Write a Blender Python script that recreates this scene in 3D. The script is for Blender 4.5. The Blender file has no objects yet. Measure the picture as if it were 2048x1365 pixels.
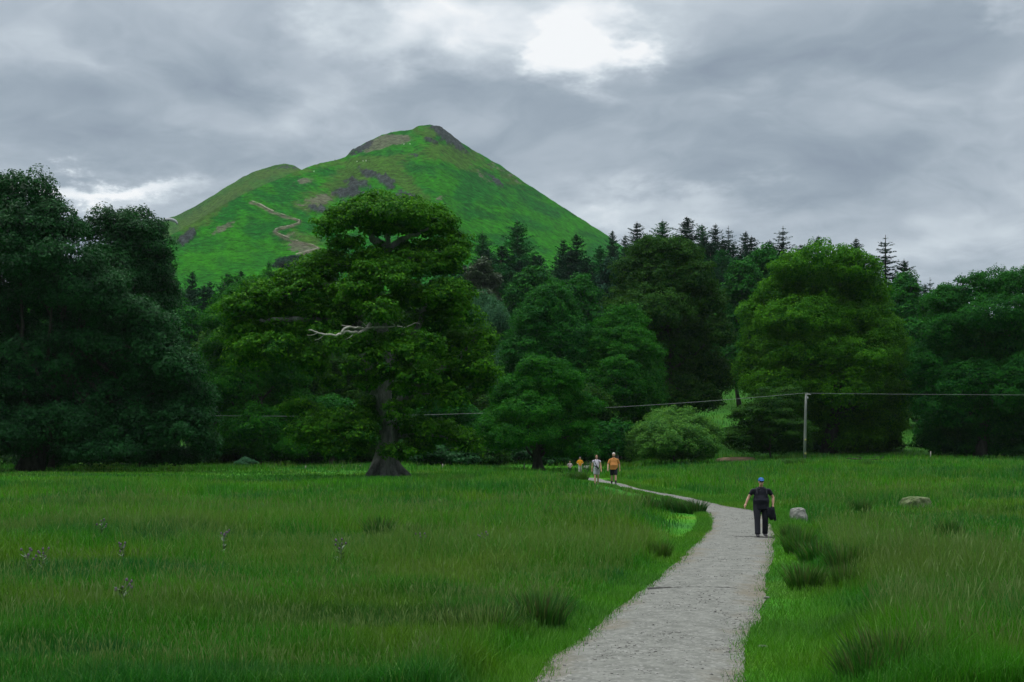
import bpy, math, random, numpy as np
from mathutils import Vector, Matrix
D = bpy.data
SC = bpy.context.scene
COL = SC.collection
rad = math.radians
F = 2844.4      # focal length in pixels of the 2048 px wide photograph
CZ = 2.65       # height of the lens above the meadow's level
HY = 900.0      # row of the horizon

# ------------------------------------------------------------ camera
cam_d = D.cameras.new('camera'); cam = D.objects.new('camera', cam_d); COL.objects.link(cam)
cam.location = (0, 0, CZ); cam.rotation_euler = (rad(90), 0, 0)
cam_d.sensor_width = 36; cam_d.sensor_fit = 'HORIZONTAL'; cam_d.lens = 50
cam_d.shift_y = (HY-682.5)/2048.0
cam_d.clip_start = 0.1; cam_d.clip_end = 20000
SC.camera = cam

# ------------------------------------------------------------ light
SUN_EL, SUN_AZ = 58.0, -62.0        # degrees; azimuth from +Y towards +X
SC.view_settings.view_transform = 'Standard'; SC.view_settings.look = 'None'
SC.view_settings.exposure = 0.0; SC.view_settings.gamma = 1.0
SC.cycles.max_bounces = 6; SC.cycles.diffuse_bounces = 3; SC.cycles.transmission_bounces = 4
SC.cycles.transparent_max_bounces = 6; SC.cycles.volume_bounces = 0
SC.cycles.use_denoising = True

class NT:
    """small helper to write node trees"""
    def __init__(s, tree):
        s.t = tree; s.n = tree.nodes; s.l = tree.links
    def new(s, typ, **kw):
        n = s.n.new(typ)
        for k, v in kw.items():
            if isinstance(k, str) and hasattr(n, k): setattr(n, k, v)
        return n
    def put(s, sock, v):
        if isinstance(v, bpy.types.NodeSocket): s.l.new(v, sock)
        elif isinstance(v, (tuple, list)) and len(v) == 3 and sock.type == 'RGBA': sock.default_value = (*v, 1)
        else: sock.default_value = v
    def m(s, op, a, b=None, c=None, clamp=False):
        n = s.n.new('ShaderNodeMath'); n.operation = op; n.use_clamp = clamp
        s.put(n.inputs[0], a)
        if b is not None: s.put(n.inputs[1], b)
        if c is not None: s.put(n.inputs[2], c)
        return n.outputs[0]
    def vm(s, op, a, b=None):
        n = s.n.new('ShaderNodeVectorMath'); n.operation = op
        s.put(n.inputs[0], a)
        if b is not None: s.put(n.inputs[1], b)
        return n.outputs[0]
    def noise(s, vec, scale, detail=4, rough=.55, dist=0.0, out='Fac'):
        n = s.n.new('ShaderNodeTexNoise')
        if vec is not None: s.l.new(vec, n.inputs['Vector'])
        n.inputs['Scale'].default_value = scale; n.inputs['Detail'].default_value = detail
        n.inputs['Roughness'].default_value = rough; n.inputs['Distortion'].default_value = dist
        return n.outputs[out]
    def ramp(s, fac, stops, interp='LINEAR'):
        n = s.n.new('ShaderNodeValToRGB'); n.color_ramp.interpolation = interp
        e = n.color_ramp.elements
        while len(e) < len(stops): e.new(0.5)
        for i, (p, c) in enumerate(stops):
            e[i].position = p
            e[i].color = (c, c, c, 1) if isinstance(c, (int, float)) else (*c, 1)
        s.put(n.inputs[0], fac)
        return n.outputs[0]
    def mix(s, fac, a, b, blend='MIX'):
        n = s.n.new('ShaderNodeMix'); n.data_type = 'RGBA'; n.blend_type = blend; n.clamp_factor = True
        s.put(n.inputs[0], fac); s.put(n.inputs[6], a); s.put(n.inputs[7], b)
        return n.outputs[2]
    def mapr(s, v, a, b, c=0.0, d=1.0, smooth=True):
        n = s.n.new('ShaderNodeMapRange')
        if smooth: n.interpolation_type = 'SMOOTHSTEP'
        s.put(n.inputs[0], v)
        for i, x in enumerate((a, b, c, d)): s.put(n.inputs[i+1], x)
        return n.outputs[0]
    def xyz(s, x, y, z):
        n = s.n.new('ShaderNodeCombineXYZ')
        for i, v in enumerate((x, y, z)): s.put(n.inputs[i], v)
        return n.outputs[0]
    def sep(s, v):
        n = s.n.new('ShaderNodeSeparateXYZ'); s.l.new(v, n.inputs[0]); return n.outputs

# world: a clear Nishita sky almost wholly behind a deck of grey cloud
W = D.worlds.new('World'); SC.world = W; W.use_nodes = True
T = NT(W.node_tree); T.n.clear()
wout = T.new('ShaderNodeOutputWorld'); 
sky = T.new('ShaderNodeTexSky'); sky.sky_type = 'NISHITA'; sky.sun_disc = False
sky.sun_elevation = rad(SUN_EL); sky.sun_rotation = rad(SUN_AZ)
bg1 = T.new('ShaderNodeBackground'); T.put(bg1.inputs[0], sky.outputs[0]); bg1.inputs[1].default_value = 0.08
tc = T.new('ShaderNodeTexCoord'); dr = tc.outputs['Generated']
dx, dy, dz = T.sep(dr)
AZ = T.m('ARCTAN2', dx, dy); EL = T.m('ARCSINE', dz)
def pxa(px): return math.atan((px-1024)/F)
def pye(py): return math.atan((HY-py)/F)
# cloud-deck coordinates: lumps get flatter towards the horizon
den = T.m('ADD', T.m('MAXIMUM', dz, 0.0), 0.26)
cp = T.xyz(T.m('DIVIDE', dx, den), T.m('DIVIDE', dy, den), 0.0)
warp = T.noise(cp, 1.1, 4, .6, 0, 'Color')
cpw = T.vm('ADD', cp, T.vm('SCALE', T.vm('SUBTRACT', warp, (0.5, 0.5, 0.5)), None))
cpw.node.inputs[1].links[0].from_node.inputs['Scale'].default_value = 0.9
n1 = T.noise(cpw, 1.7, 8, .52)
n2 = T.noise(T.vm('ADD', cpw, (7.3, 2.1, 0)), 4.2, 8, .54)
base = T.m('ADD', T.m('MULTIPLY', T.mapr(n1, .34, .68), 0.5), T.m('MULTIPLY', T.mapr(n2, .30, .72), 0.24))
# ragged warp for the placed bright and dark banks
wv = T.noise(T.vm('MULTIPLY', dr, (1, 1, 2.2)), 13.0, 8, .60, 0, 'Color')
wx, wy, wz = T.sep(wv)
AZw = T.m('ADD', AZ, T.m('MULTIPLY', T.m('SUBTRACT', wx, .5), 0.16))
ELw = T.m('ADD', EL, T.m('MULTIPLY', T.m('SUBTRACT', wy, .5), 0.075))
def bank(px, py, rx, ry, amp, sharp=2.0):
    a = T.m('DIVIDE', T.m('SUBTRACT', AZw, pxa(px)), rx/F)
    e = T.m('DIVIDE', T.m('SUBTRACT', ELw, pye(py)), ry/F)
    q = T.m('ADD', T.m('MULTIPLY', a, a), T.m('MULTIPLY', e, e))
    if sharp != 2.0: q = T.m('POWER', q, sharp/2)
    return T.m('MULTIPLY', T.m('EXPONENT', T.m('MULTIPLY', q, -1.0)), amp)
tot = base
BANKS = [(1135, 108, 100, 50, .52, 3.2), (1190, 40, 110, 55, .34, 2), (930, 40, 280, 75, .34, 2), (740, 70, 150, 85, .40, 2), (620, 210, 90, 60, .22, 2),
         (130, 392, 240, 17, .55, 3), (330, 410, 120, 20, .3, 2), (1230, 435, 190, 60, .42, 2), (1560, 430, 300, 38, .22, 2), (1420, 400, 90, 30, .2, 2),
         (2040, 40, 70, 60, .4, 3), (1960, 480, 170, 50, .12, 2), (1620, 220, 260, 45, .10, 2),
         (300, 60, 330, 70, .08, 2), (250, 200, 240, 60, -.17, 2), (560, 90, 90, 50, -.08, 2), (1420, 130, 260, 55, -.16, 2), (900, 185, 240, 30, -.14, 2),
         (330, 320, 330, 40, -.2, 2), (1250, 240, 330, 45, -.10, 2), (1300, 330, 400, 40, -.06, 2), (1900, 290, 120, 60, -.12, 2), (1780, 110, 200, 80, -.07, 2)]
for b in BANKS: tot = T.m('ADD', tot, bank(*b))
# unseen overhead sky brightened, to light the trees from above
tot = T.m('ADD', tot, T.m('MULTIPLY', T.mapr(dz, .38, .8), 0.75))
cc = T.ramp(tot, [(0.0, (.245, .30, .37)), (.24, (.33, .395, .46)), (.45, (.445, .51, .575)), (.68, (.62, .69, .745)), (.85, (.82, .87, .91)), (1.0, (.97, .99, 1.0))])
bg2 = T.new('ShaderNodeBackground'); T.put(bg2.inputs[0], cc); T.put(bg2.inputs[1], T.m('ADD', T.m('ADD', 1.0, T.m('MULTIPLY', T.mapr(dz, .42, .85), 1.9)), T.m('MULTIPLY', T.m('MULTIPLY', T.mapr(dy, .45, -.35), T.mapr(dz, .75, .25)), -.62)))  # strength raised overhead and cut behind the camera, to darken the tree fronts
mx = T.new('ShaderNodeMixShader'); mx.inputs[0].default_value = 0.93
T.l.new(bg1.outputs[0], mx.inputs[1]); T.l.new(bg2.outputs[0], mx.inputs[2]); T.l.new(mx.outputs[0], wout.inputs[0])
W.cycles.sampling_method = 'MANUAL'; W.cycles.sample_map_resolution = 512

sl = D.lights.new('sun', 'SUN'); sl.energy = 1.7; sl.angle = rad(22); sl.color = (1, .96, .88)
sun = D.objects.new('sun', sl); COL.objects.link(sun)
sd = Vector((math.sin(rad(SUN_AZ))*math.cos(rad(SUN_EL)), math.cos(rad(SUN_AZ))*math.cos(rad(SUN_EL)), math.sin(rad(SUN_EL))))
sun.rotation_euler = sd.to_track_quat('Z', 'Y').to_euler(); sun.location = (0, 0, 60)

# ------------------------------------------------------------ generic helpers
def tag(o, label=None, cat=None, group=None, kind=None):
    if label: o['label'] = label
    if cat: o['category'] = cat
    if group: o['group'] = group
    if kind: o['kind'] = kind
    return o
def empty(name, loc, rz=0, label=None, cat=None, group=None):
    o = D.objects.new(name, None); COL.objects.link(o); o.location = loc; o.rotation_euler = (0, 0, rz)
    o.empty_display_size = 0.2
    return tag(o, label, cat, group)
def link(name, me, mat=None, parent=None, loc=None):
    o = D.objects.new(name, me); COL.objects.link(o)
    if mat is not None and len(me.materials) == 0: me.materials.append(mat)
    if parent: o.parent = parent
    if loc is not None: o.location = loc
    return o
def raw_mesh(name, V, sizes, idx, smooth=False, attrs=None):
    """V (n,3); sizes: loops per face; idx: flat vertex indices"""
    me = D.meshes.new(name); V = np.asarray(V, np.float32); idx = np.asarray(idx, np.int32).ravel(); sizes = np.asarray(sizes, np.int32)
    me.vertices.add(len(V)); me.vertices.foreach_set('co', V.ravel())
    me.loops.add(len(idx)); me.loops.foreach_set('vertex_index', idx)
    me.polygons.add(len(sizes)); st = np.zeros(len(sizes), np.int32); st[1:] = np.cumsum(sizes)[:-1]
    me.polygons.foreach_set('loop_start', st)
    if smooth: me.polygons.foreach_set('use_smooth', np.ones(len(sizes), bool))
    for k, a in (attrs or {}).items():
        at = me.color_attributes.new(k, 'FLOAT_COLOR', 'POINT')
        c = np.ones((len(V), 4), np.float32); c[:, :a.shape[1]] = a; at.data.foreach_set('color', c.ravel())
    me.update(calc_edges=True)
    return me
def grid_mesh(name, P, smooth=True, attrs=None):
    """P (rows, cols, 3)"""
    r, c = P.shape[:2]; i = np.arange(r*c).reshape(r, c)
    q = np.stack([i[:-1, :-1], i[:-1, 1:], i[1:, 1:], i[1:, :-1]], -1).reshape(-1, 4)
    return raw_mesh(name, P.reshape(-1, 3), np.full(len(q), 4), q, smooth, attrs)
_lat = np.random.default_rng(77).random((256, 256)).astype(np.float64)
def vnoise(x, y, seed=0):
    x = np.asarray(x, float)+seed*17.31; y = np.asarray(y, float)+seed*5.77
    xi = np.floor(x).astype(int); yi = np.floor(y).astype(int); fx = x-xi; fy = y-yi
    fx = fx*fx*(3-2*fx); fy = fy*fy*(3-2*fy)
    a = _lat[xi % 256, yi % 256]; b = _lat[(xi+1) % 256, yi % 256]; c = _lat[xi % 256, (yi+1) % 256]; d = _lat[(xi+1) % 256, (yi+1) % 256]
    return (a*(1-fx)+b*fx)*(1-fy)+(c*(1-fx)+d*fx)*fy
def fbm(x, y, seed=0, oct=4, gain=.5):
    s = 0; a = 1; t = 0
    for k in range(oct):
        s = s+a*vnoise(x*2**k, y*2**k, seed+k*3); t += a; a *= gain
    return s/t
def sstep(x, a, b):
    t = np.clip((x-a)/(b-a), 0, 1); return t*t*(3-2*t)
def X(px, y): return (px-1024)/F*y
def Z(py, y): return CZ+(HY-py)/F*y

# terrain height
_YK = np.array([0, 8, 16, 45, 80, 99, 116, 144, 166, 190, 220, 300, 400, 600, 900, 1300, 2500, 7000], float)
_U = np.array([-.40, -.09, .06, .20, .40])
_H = np.array([
 [1.0, .40, .02, .00, .15, .28, .40, .50, .70, 1.5, 3.0, 8, 16, 30, 42, 40, 25, 10],
 [1.0, .40, .02, .00, .20, .32, .42, .52, .65, 1.5, 3.5, 12, 27, 38, 46, 42, 25, 10],
 [1.0, .40, .02, .00, .66, .62, .35, .20, .40, 1.5, 4.5, 18, 38, 48, 52, 45, 25, 10],
 [1.0, .40, .02, .00, .70, .88, 1.0, 1.1, 1.15, 1.7, 5.0, 17, 38, 50, 55, 45, 25, 10],
 [1.0, .40, .02, .10, .70, .88, 1.0, 1.1, 1.20, 1.7, 4.6, 15, 32, 46, 52, 45, 25, 10]], float)
def G(x, y):
    x = np.asarray(x, float); y = np.asarray(y, float)
    yc = np.maximum(y, 0); u = np.clip(x/np.maximum(y, 20), -.40, .40)
    hs = [np.interp(yc, _YK, h) for h in _H]
    k = np.clip(np.searchsorted(_U, u, side='right')-1, 0, 3)
    t = (u-_U[k])/(_U[k+1]-_U[k]); t = t*t*(3-2*t)
    hs = np.array(hs); a = np.take_along_axis(hs, k[None], 0)[0] if k.ndim else hs[k]
    b = np.take_along_axis(hs, (k+1)[None], 0)[0] if k.ndim else hs[k+1]
    return a*(1-t)+b*t
def G1(x, y): return float(G(np.array([x]), np.array([y]))[0])
def ground_hit(px, py, y0=12, y1=400):
    ys = np.linspace(y0, y1, 8000); d = Z(py, ys)-G(X(px, ys), ys)
    i = np.argmax(d < 0)
    if d[i] >= 0: i = len(ys)-1
    return X(px, ys[i]), ys[i]

# ------------------------------------------------------------ materials
def new_mat(name):
    m = D.materials.new(name); m.use_nodes = True; t = NT(m.node_tree); t.n.clear()
    o = t.new('ShaderNodeOutputMaterial'); return m, t, o
def pbsdf(t, o, col, rough=.8, spec=.3, bump=None, bstr=.3, bdist=.02):
    b = t.new('ShaderNodeBsdfPrincipled'); t.put(b.inputs['Base Color'], col); t.put(b.inputs['Roughness'], rough)
    b.inputs['Specular IOR Level'].default_value = spec
    if bump is not None:
        n = t.new('ShaderNodeBump'); n.inputs['Strength'].default_value = bstr; n.inputs['Distance'].default_value = bdist
        t.l.new(bump, n.inputs['Height']); t.l.new(n.outputs[0], b.inputs['Normal'])
    if o: t.l.new(b.outputs[0], o.inputs[0])
    return b
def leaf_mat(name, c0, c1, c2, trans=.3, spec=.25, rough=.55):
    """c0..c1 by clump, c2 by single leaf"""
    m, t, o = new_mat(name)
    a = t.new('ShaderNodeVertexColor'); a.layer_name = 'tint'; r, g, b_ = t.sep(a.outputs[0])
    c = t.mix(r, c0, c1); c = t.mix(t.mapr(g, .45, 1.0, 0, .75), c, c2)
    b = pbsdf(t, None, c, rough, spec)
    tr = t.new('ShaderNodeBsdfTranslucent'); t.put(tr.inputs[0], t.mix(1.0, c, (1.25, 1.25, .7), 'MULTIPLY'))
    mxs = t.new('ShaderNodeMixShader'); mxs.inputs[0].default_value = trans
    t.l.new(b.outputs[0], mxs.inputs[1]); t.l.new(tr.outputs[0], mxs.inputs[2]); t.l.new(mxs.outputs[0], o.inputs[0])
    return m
def noise_mat(name, ca, cb, scale=5, rough=.85, spec=.25, bstr=.4, bdist=.03, stretch=(1, 1, 1), detail=6):
    m, t, o = new_mat(name); tcn = t.new('ShaderNodeTexCoord')
    v = t.vm('MULTIPLY', tcn.outputs['Object'], stretch)
    n = t.noise(v, scale, detail, .6); n2 = t.noise(v, scale*6, 4, .6)
    f = t.m('ADD', t.m('MULTIPLY', n, .65), t.m('MULTIPLY', n2, .35))
    pbsdf(t, o, t.mix(t.mapr(f, .35, .65), ca, cb), rough, spec, f, bstr, bdist)
    return m

# meadow colour as a function of world position, shared by soil and blades
def meadow_col(t, P):
    """returns (base colour, tan amount)"""
    Ps = t.vm('MULTIPLY', P, (1, 1, 0))
    a = t.noise(t.vm('MULTIPLY', Ps, (.55, 1, 1)), .075, 3, .5)
    b = t.noise(t.vm('ADD', Ps, (31, 7, 0)), .19, 3, .55)
    c = t.noise(t.vm('ADD', Ps, (3, 57, 0)), .9, 3, .55)
    k = t.mix(t.mapr(a, .36, .62), (.014, .135, .007), (.046, .215, .001))
    k = t.mix(t.m('MULTIPLY', t.mapr(b, .48, .64), .8), k, (.085, .185, .006))
    k = t.mix(t.m('MULTIPLY', t.mapr(b, .46, .32), .7), k, (.007, .074, .020))
    k = t.mix(t.m('MULTIPLY', t.mapr(t.noise(t.vm('ADD', t.vm('MULTIPLY', Ps, (.4, 1, 1)), (11, 3, 0)), .13, 4, .6), .50, .66), .6), k, (.006, .060, .016))
    k = t.mix(t.m('MULTIPLY', t.mapr(c, .52, .72), .35), k, (.036, .19, .012))
    return k, t.mapr(t.noise(t.vm('ADD', Ps, (91, 17, 0)), .085, 3, .5), .42, .60)
def make_grass_mat(name, verge=False, rush=False, head=False):
    m, t, o = new_mat(name)
    geo = t.new('ShaderNodeNewGeometry'); P = geo.outputs['Position']
    k, tan = meadow_col(t, P)
    at = t.new('ShaderNodeVertexColor'); at.layer_name = 'tint'; r, tip, seed = t.sep(at.outputs[0])
    if verge: k = t.mix(.6, k, (.065, .215, .010))
    if rush: k = t.mix(.6, k, (.018, .070, .012))
    k = t.mix(t.m('MULTIPLY', t.m('POWER', r, 2.5), .9), t.mix(1.0, k, (.72, .74, .8), 'MULTIPLY'), t.mix(1.0, k, (1.7, 1.6, 1.2), 'MULTIPLY'))
    k = t.mix(t.m('MULTIPLY', t.mapr(r, .9, .97), .6), k, (.11, .19, .04))
    if not verge and not rush:
        k = t.mix(t.m('MULTIPLY', seed, .7), k, (.105, .175, .030))
    if head: k = t.mix(t.m('MULTIPLY', seed, .85), k, (.095, .160, .040))
    if rush: k = t.mix(t.m('MULTIPLY', seed, .6), k, (.11, .075, .04))
    b = pbsdf(t, None, k, .6, .22)
    tr = t.new('ShaderNodeBsdfTranslucent'); t.put(tr.inputs[0], k)
    ms = t.new('ShaderNodeMixShader'); ms.inputs[0].default_value = .3
    t.l.new(b.outputs[0], ms.inputs[1]); t.l.new(tr.outputs[0], ms.inputs[2]); t.l.new(ms.outputs[0], o.inputs[0])
    return m
M_grass = make_grass_mat('meadow_grass'); M_verge = make_grass_mat('short_verge_grass', verge=True); M_rush = make_grass_mat('rush', rush=True)

# ------------------------------------------------------------ ground sheet
gy = np.concatenate([np.arange(-60, 60, 1.0), np.arange(60, 260, 2.5), np.arange(260, 700, 10), np.arange(700, 2000, 60), np.arange(2000, 2901, 150)])
hx = np.concatenate([np.arange(0, 40, 1.0), np.arange(40, 140, 4), np.arange(140, 500, 20), np.arange(500, 2601, 150)])
gx = np.concatenate([-hx[:0:-1], hx])
GX, GY = np.meshgrid(gx, gy)
me = grid_mesh('ground', np.stack([GX, GY, G(GX, GY)], -1))
m, t, o = new_mat('meadow_soil'); geo = t.new('ShaderNodeNewGeometry')
k, tan = meadow_col(t, geo.outputs['Position'])
k = t.mix(t.m('MULTIPLY', t.noise(geo.outputs['Position'], 3.0, 5, .6), .6), k, (.03, .085, .012))
px_, py_, pz_ = t.sep(geo.outputs['Position'])
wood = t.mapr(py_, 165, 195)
k = t.mix(t.m('MULTIPLY', wood, .8), k, (.022, .095, .008))  # ground past the field darkened in colour, standing in for a shaded slope
hh = t.noise(geo.outputs['Position'], 2.2, 6, .65)
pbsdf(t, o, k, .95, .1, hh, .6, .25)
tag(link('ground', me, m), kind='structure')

# ------------------------------------------------------------ path
PL = [(1365, 1058), (1324, 1096), (1259, 1195), (1207, 1247), (1160, 1315), (1112, 1370), (1085, 1396), (1071, 1405), (1054, 1420), (1040, 1421), (1026, 1411), (1012, 1388), (1003, 1362), (995, 1325), (987, 1282), (981, 1256), (975, 1234), (969, 1202), (965, 1180), (961, 1163), (957, 1145)]
PR = [(1365, 1485), (1313, 1480), (1269, 1503), (1225, 1527), (1153, 1535), (1119, 1544), (1071, 1552), (1054, 1543), (1036, 1535), (1022, 1518), (1016, 1464), (1009, 1433), (997, 1382), (988, 1332), (980, 1282), (974, 1264), (970, 1250), (966, 1235), (963.5, 1218), (960.5, 1205), (957.3, 1195)]
def to_world(L): return np.array([ground_hit(px, py) for py, px in L])
LW, RW = to_world(PL), to_world(PR)
LW = np.vstack([LW[0]+(LW[0]-LW[1])*6, LW]); RW = np.vstack([RW[0]+(LW[0]-LW[1]), RW])
# the path goes on beyond the crest, bending left into the trees
LW = np.vstack([LW, [4.9, 112], [5.3, 126], [6.5, 144], [7.7, 160], [9.7, 185]]); RW = np.vstack([RW, [5.7, 112], [6.2, 126], [7.4, 144], [8.6, 160], [10.6, 185]])
def resample(P, n, pw=1.0):
    s = np.r_[0, np.cumsum(np.linalg.norm(np.diff(P, axis=0), axis=1))]; q = np.linspace(0, 1, n)*s[-1]
    return np.stack([np.interp(q, s, P[:, 0]), np.interp(q, s, P[:, 1])], 1)
# pair the borders by index so that both turn together, subdividing each step
def densify(P, k=14):
    out = []
    for a, b in zip(P[:-1], P[1:]):
        for i in range(k): out.append(a+(b-a)*i/k)
    out.append(P[-1]); return np.array(out)
def smooth(P, n=5):
    Q = P.copy()
    for _ in range(n): Q[1:-1] = (Q[:-2]+2*Q[1:-1]+Q[2:])/4
    return Q
LD, RD = smooth(densify(LW), 90), smooth(densify(RW), 90)
LE = LD+np.stack([(fbm(LD[:, 0]*.9, LD[:, 1]*.9, 5)-.5)*.20, np.zeros(len(LD))], 1)
RE = RD+np.stack([(fbm(RD[:, 0]*.9, RD[:, 1]*.9, 8)-.5)*.20, np.zeros(len(RD))], 1)
PATH_POLY = np.vstack([LE, RE[::-1]])
def in_poly(x, y, poly):
    x = np.asarray(x); y = np.asarray(y); ins = np.zeros(x.shape, bool); n = len(poly)
    for i in range(n):
        x1, y1 = poly[i]; x2, y2 = poly[(i+1) % n]
        c = ((y1 > y) != (y2 > y))
        if y1 != y2:
            xi = (x2-x1)*(y-y1)/(y2-y1)+x1; ins ^= c & (x < xi)
    return ins
def edge_dist(x, y):
    """distance to the nearest path border"""
    d = np.full(x.shape, 1e9)
    for E in (LD[::4], RD[::4]):
        for a, b in zip(E[:-1], E[1:]):
            ab = b-a; L2 = (ab**2).sum()+1e-9
            tt = np.clip(((x-a[0])*ab[0]+(y-a[1])*ab[1])/L2, 0, 1)
            d = np.minimum(d, np.hypot(x-a[0]-tt*ab[0], y-a[1]-tt*ab[1]))
    return d
nc = 25; w = np.linspace(0, 1, nc)
PP = LE[:, None, :]*(1-w)[None, :, None]+RE[:, None, :]*w[None, :, None]
zz = G(PP[..., 0], PP[..., 1])+.012+.05*(1-(2*w-1)**2)[None, :]+(fbm(PP[..., 0]*1.5, PP[..., 1]*1.5, 3)-.5)*.03
ed = np.repeat(np.abs(2*w-1)[None, :, None], len(LE), 0)
me = grid_mesh('path', np.concatenate([PP, zz[..., None]], -1), True, {'edge': ed.reshape(-1, 1).repeat(3, 1)})
m, t, o = new_mat('gravel_path'); geo = t.new('ShaderNodeNewGeometry'); P = geo.outputs['Position']
at = t.new('ShaderNodeVertexColor'); at.layer_name = 'edge'; e0 = t.sep(at.outputs[0])[0]
big = t.noise(P, .55, 4, .6); mid = t.noise(P, 3.5, 6, .7); fine = t.noise(P, 26, 5, .75)
vo = t.new('ShaderNodeTexVoronoi'); t.l.new(P, vo.inputs['Vector']); vo.inputs['Scale'].default_value = 24
vcol = t.sep(vo.outputs['Color'])[0]
k = t.mix(t.mapr(mid, .35, .65), (.100, .104, .093), (.150, .155, .140))
k = t.mix(t.m('MULTIPLY', t.mapr(vcol, .8, 1.0), .5), k, (.26, .26, .25))
k = t.mix(t.m('MULTIPLY', t.mapr(vcol, .22, .0), .45), k, (.06, .062, .058))
brown = t.m('MULTIPLY', t.mapr(t.m('ADD', t.m('MULTIPLY', e0, .42), big), .74, 1.02), .7)
k = t.mix(brown, k, (.115, .098, .066))
k = t.mix(t.m('MULTIPLY', t.mapr(fine, .4, .7), .3), k, (.085, .09, .085))
hgt = t.m('ADD', t.m('MULTIPLY', fine, .5), t.m('MULTIPLY', vo.outputs['Distance'], .6))
pbsdf(t, o, k, .95, .15, hgt, .5, .012)
tag(link('path', me, m), kind='structure')

# ------------------------------------------------------------ the fell: a tall grassy hill, and its far shoulder
S1 = np.array([(-500, 690), (-200, 650), (0, 610), (100, 590), (200, 545), (300, 500), (350, 466), (400, 438), (440, 414), (490, 388), (540, 365), (600, 341), (640, 326), (675, 320), (690, 315), (705, 300), (735, 283), (765, 269), (800, 262), (825, 259), (838, 253), (862, 250), (880, 254), (890, 261), (905, 270), (925, 287), (945, 300), (1000, 330), (1050, 366), (1100, 398), (1150, 430), (1200, 462), (1232, 484), (1300, 530), (1400, 600), (1500, 660), (1700, 740)], float)
YR = np.array([(-500, 900), (0, 950), (300, 1080), (500, 1300), (600, 1420), (700, 1530), (850, 1575), (1000, 1630), (1200, 1750), (1500, 1850), (1700, 1850)], float)
S2 = np.array([(-500, 680), (0, 590), (200, 505), (329, 441), (380, 418), (430, 390), (455, 372), (477, 360), (510, 342), (545, 331), (571, 328), (590, 333), (603, 340), (650, 362), (720, 400), (900, 470), (1100, 560)], float)
def sil(S, px): return np.interp(px, S[:, 0], S[:, 1])
Y0 = 700.0
def hill_surface(px, tt, S, yr, z0, front_pow, amp, seed):
    """px column, tt 0..1 foot to ridge (1..1.3 behind the ridge)"""
    sz = sil(S, px) + (fbm(px*.06, px*0, seed, 4)-.5)*4.5
    zr = CZ+(HY-sz)/F*yr
    tf = np.clip(tt, 0, 1); Yv = Y0+(yr-Y0)*tf
    zv = z0+(zr-z0)*tf**front_pow
    back = np.clip(tt-1, 0, 1)*2000
    Yv = Yv+back; zv = zv-back*.55
    xw = (px-1024)/F*(Y0+(yr-Y0)*tf)
    rel = (fbm(xw*.012, Yv*.010, seed+1, 5)-.5)*amp*np.sin(np.pi*np.clip(tf, 0, 1))**.7
    return np.stack([xw, Yv, zv+rel], -1)
def gauss(px, py, L):
    s = 0
    for cx, cy, rx, ry, ang, wgt in L:
        a = rad(ang); u = ((px-cx)*math.cos(a)+(py-cy)*math.sin(a))/rx; v = (-(px-cx)*math.sin(a)+(py-cy)*math.cos(a))/ry
        s = s+wgt*np.exp(-(u*u+v*v)**1.5)
    return s
CRAG = [(903, 283, 44, 11, 38, 1.1), (885, 266, 24, 8, 30, .8), (865, 285, 18, 6, 10, .9), (745, 352, 34, 7, 18, 1.1), (712, 366, 26, 9, 8, 1.1), (776, 368, 16, 12, 50, 1), (693, 385, 34, 10, 0, 1.1), (745, 392, 20, 8, 10, .5), (640, 420, 30, 6, 12, .9), (822, 402, 26, 9, 35, 1), (800, 395, 10, 9, 0, .9), (990, 362, 24, 5, 40, .9), (375, 475, 22, 11, -30, 1.2), (982, 332, 10, 4, 40, .6), (720, 296, 36, 9, -32, .8), (832, 313, 9, 4, 0, .8), (705, 405, 30, 6, 15, .6), (575, 335, 30, 4, 0, .6)]
SCREE = [(775, 283, 42, 12, -12, 1.2), (745, 292, 28, 9, -30, 1), (800, 278, 24, 9, 0, .9), (608, 362, 20, 8, -10, .9), (445, 456, 24, 7, -28, .9), (640, 400, 42, 16, -25, .8), (600, 405, 20, 5, -10, .4), (600, 495, 30, 12, 15, .9), (585, 470, 22, 7, 10, .6), (860, 350, 18, 8, 0, .3), (875, 398, 12, 5, 0, .5), (965, 350, 34, 6, 40, .6), (1010, 345, 70, 5, 33, .5)]
DRY = [(860, 262, 46, 9, 5, 1.1), (820, 275, 60, 8, 0, .7), (925, 318, 58, 15, 33, 1), (880, 305, 50, 14, 15, .9), (780, 318, 110, 10, -5, .7), (730, 340, 80, 22, -8, .9), (790, 350, 60, 20, 25, .9), (830, 395, 45, 20, 40, .8), (660, 380, 80, 22, -22, .9), (650, 415, 60, 16, 0, .6), (560, 345, 70, 12, -5, .8), (480, 378, 70, 14, -32, .7), (400, 430, 90, 18, -28, .8), (610, 480, 60, 22, 12, .9), (1000, 345, 90, 10, 34, .8), (1120, 405, 120, 7, 33, .6), (640, 330, 60, 8, -12, .5), (390, 455, 50, 14, -28, .6)]
FP = [(592, 512), (618, 505), (640, 500), (622, 492), (600, 487), (575, 478), (552, 468), (549, 463), (560, 458), (580, 455), (597, 449), (601, 444), (590, 440), (565, 432), (545, 425), (525, 414), (510, 407), (501, 405)]
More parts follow.
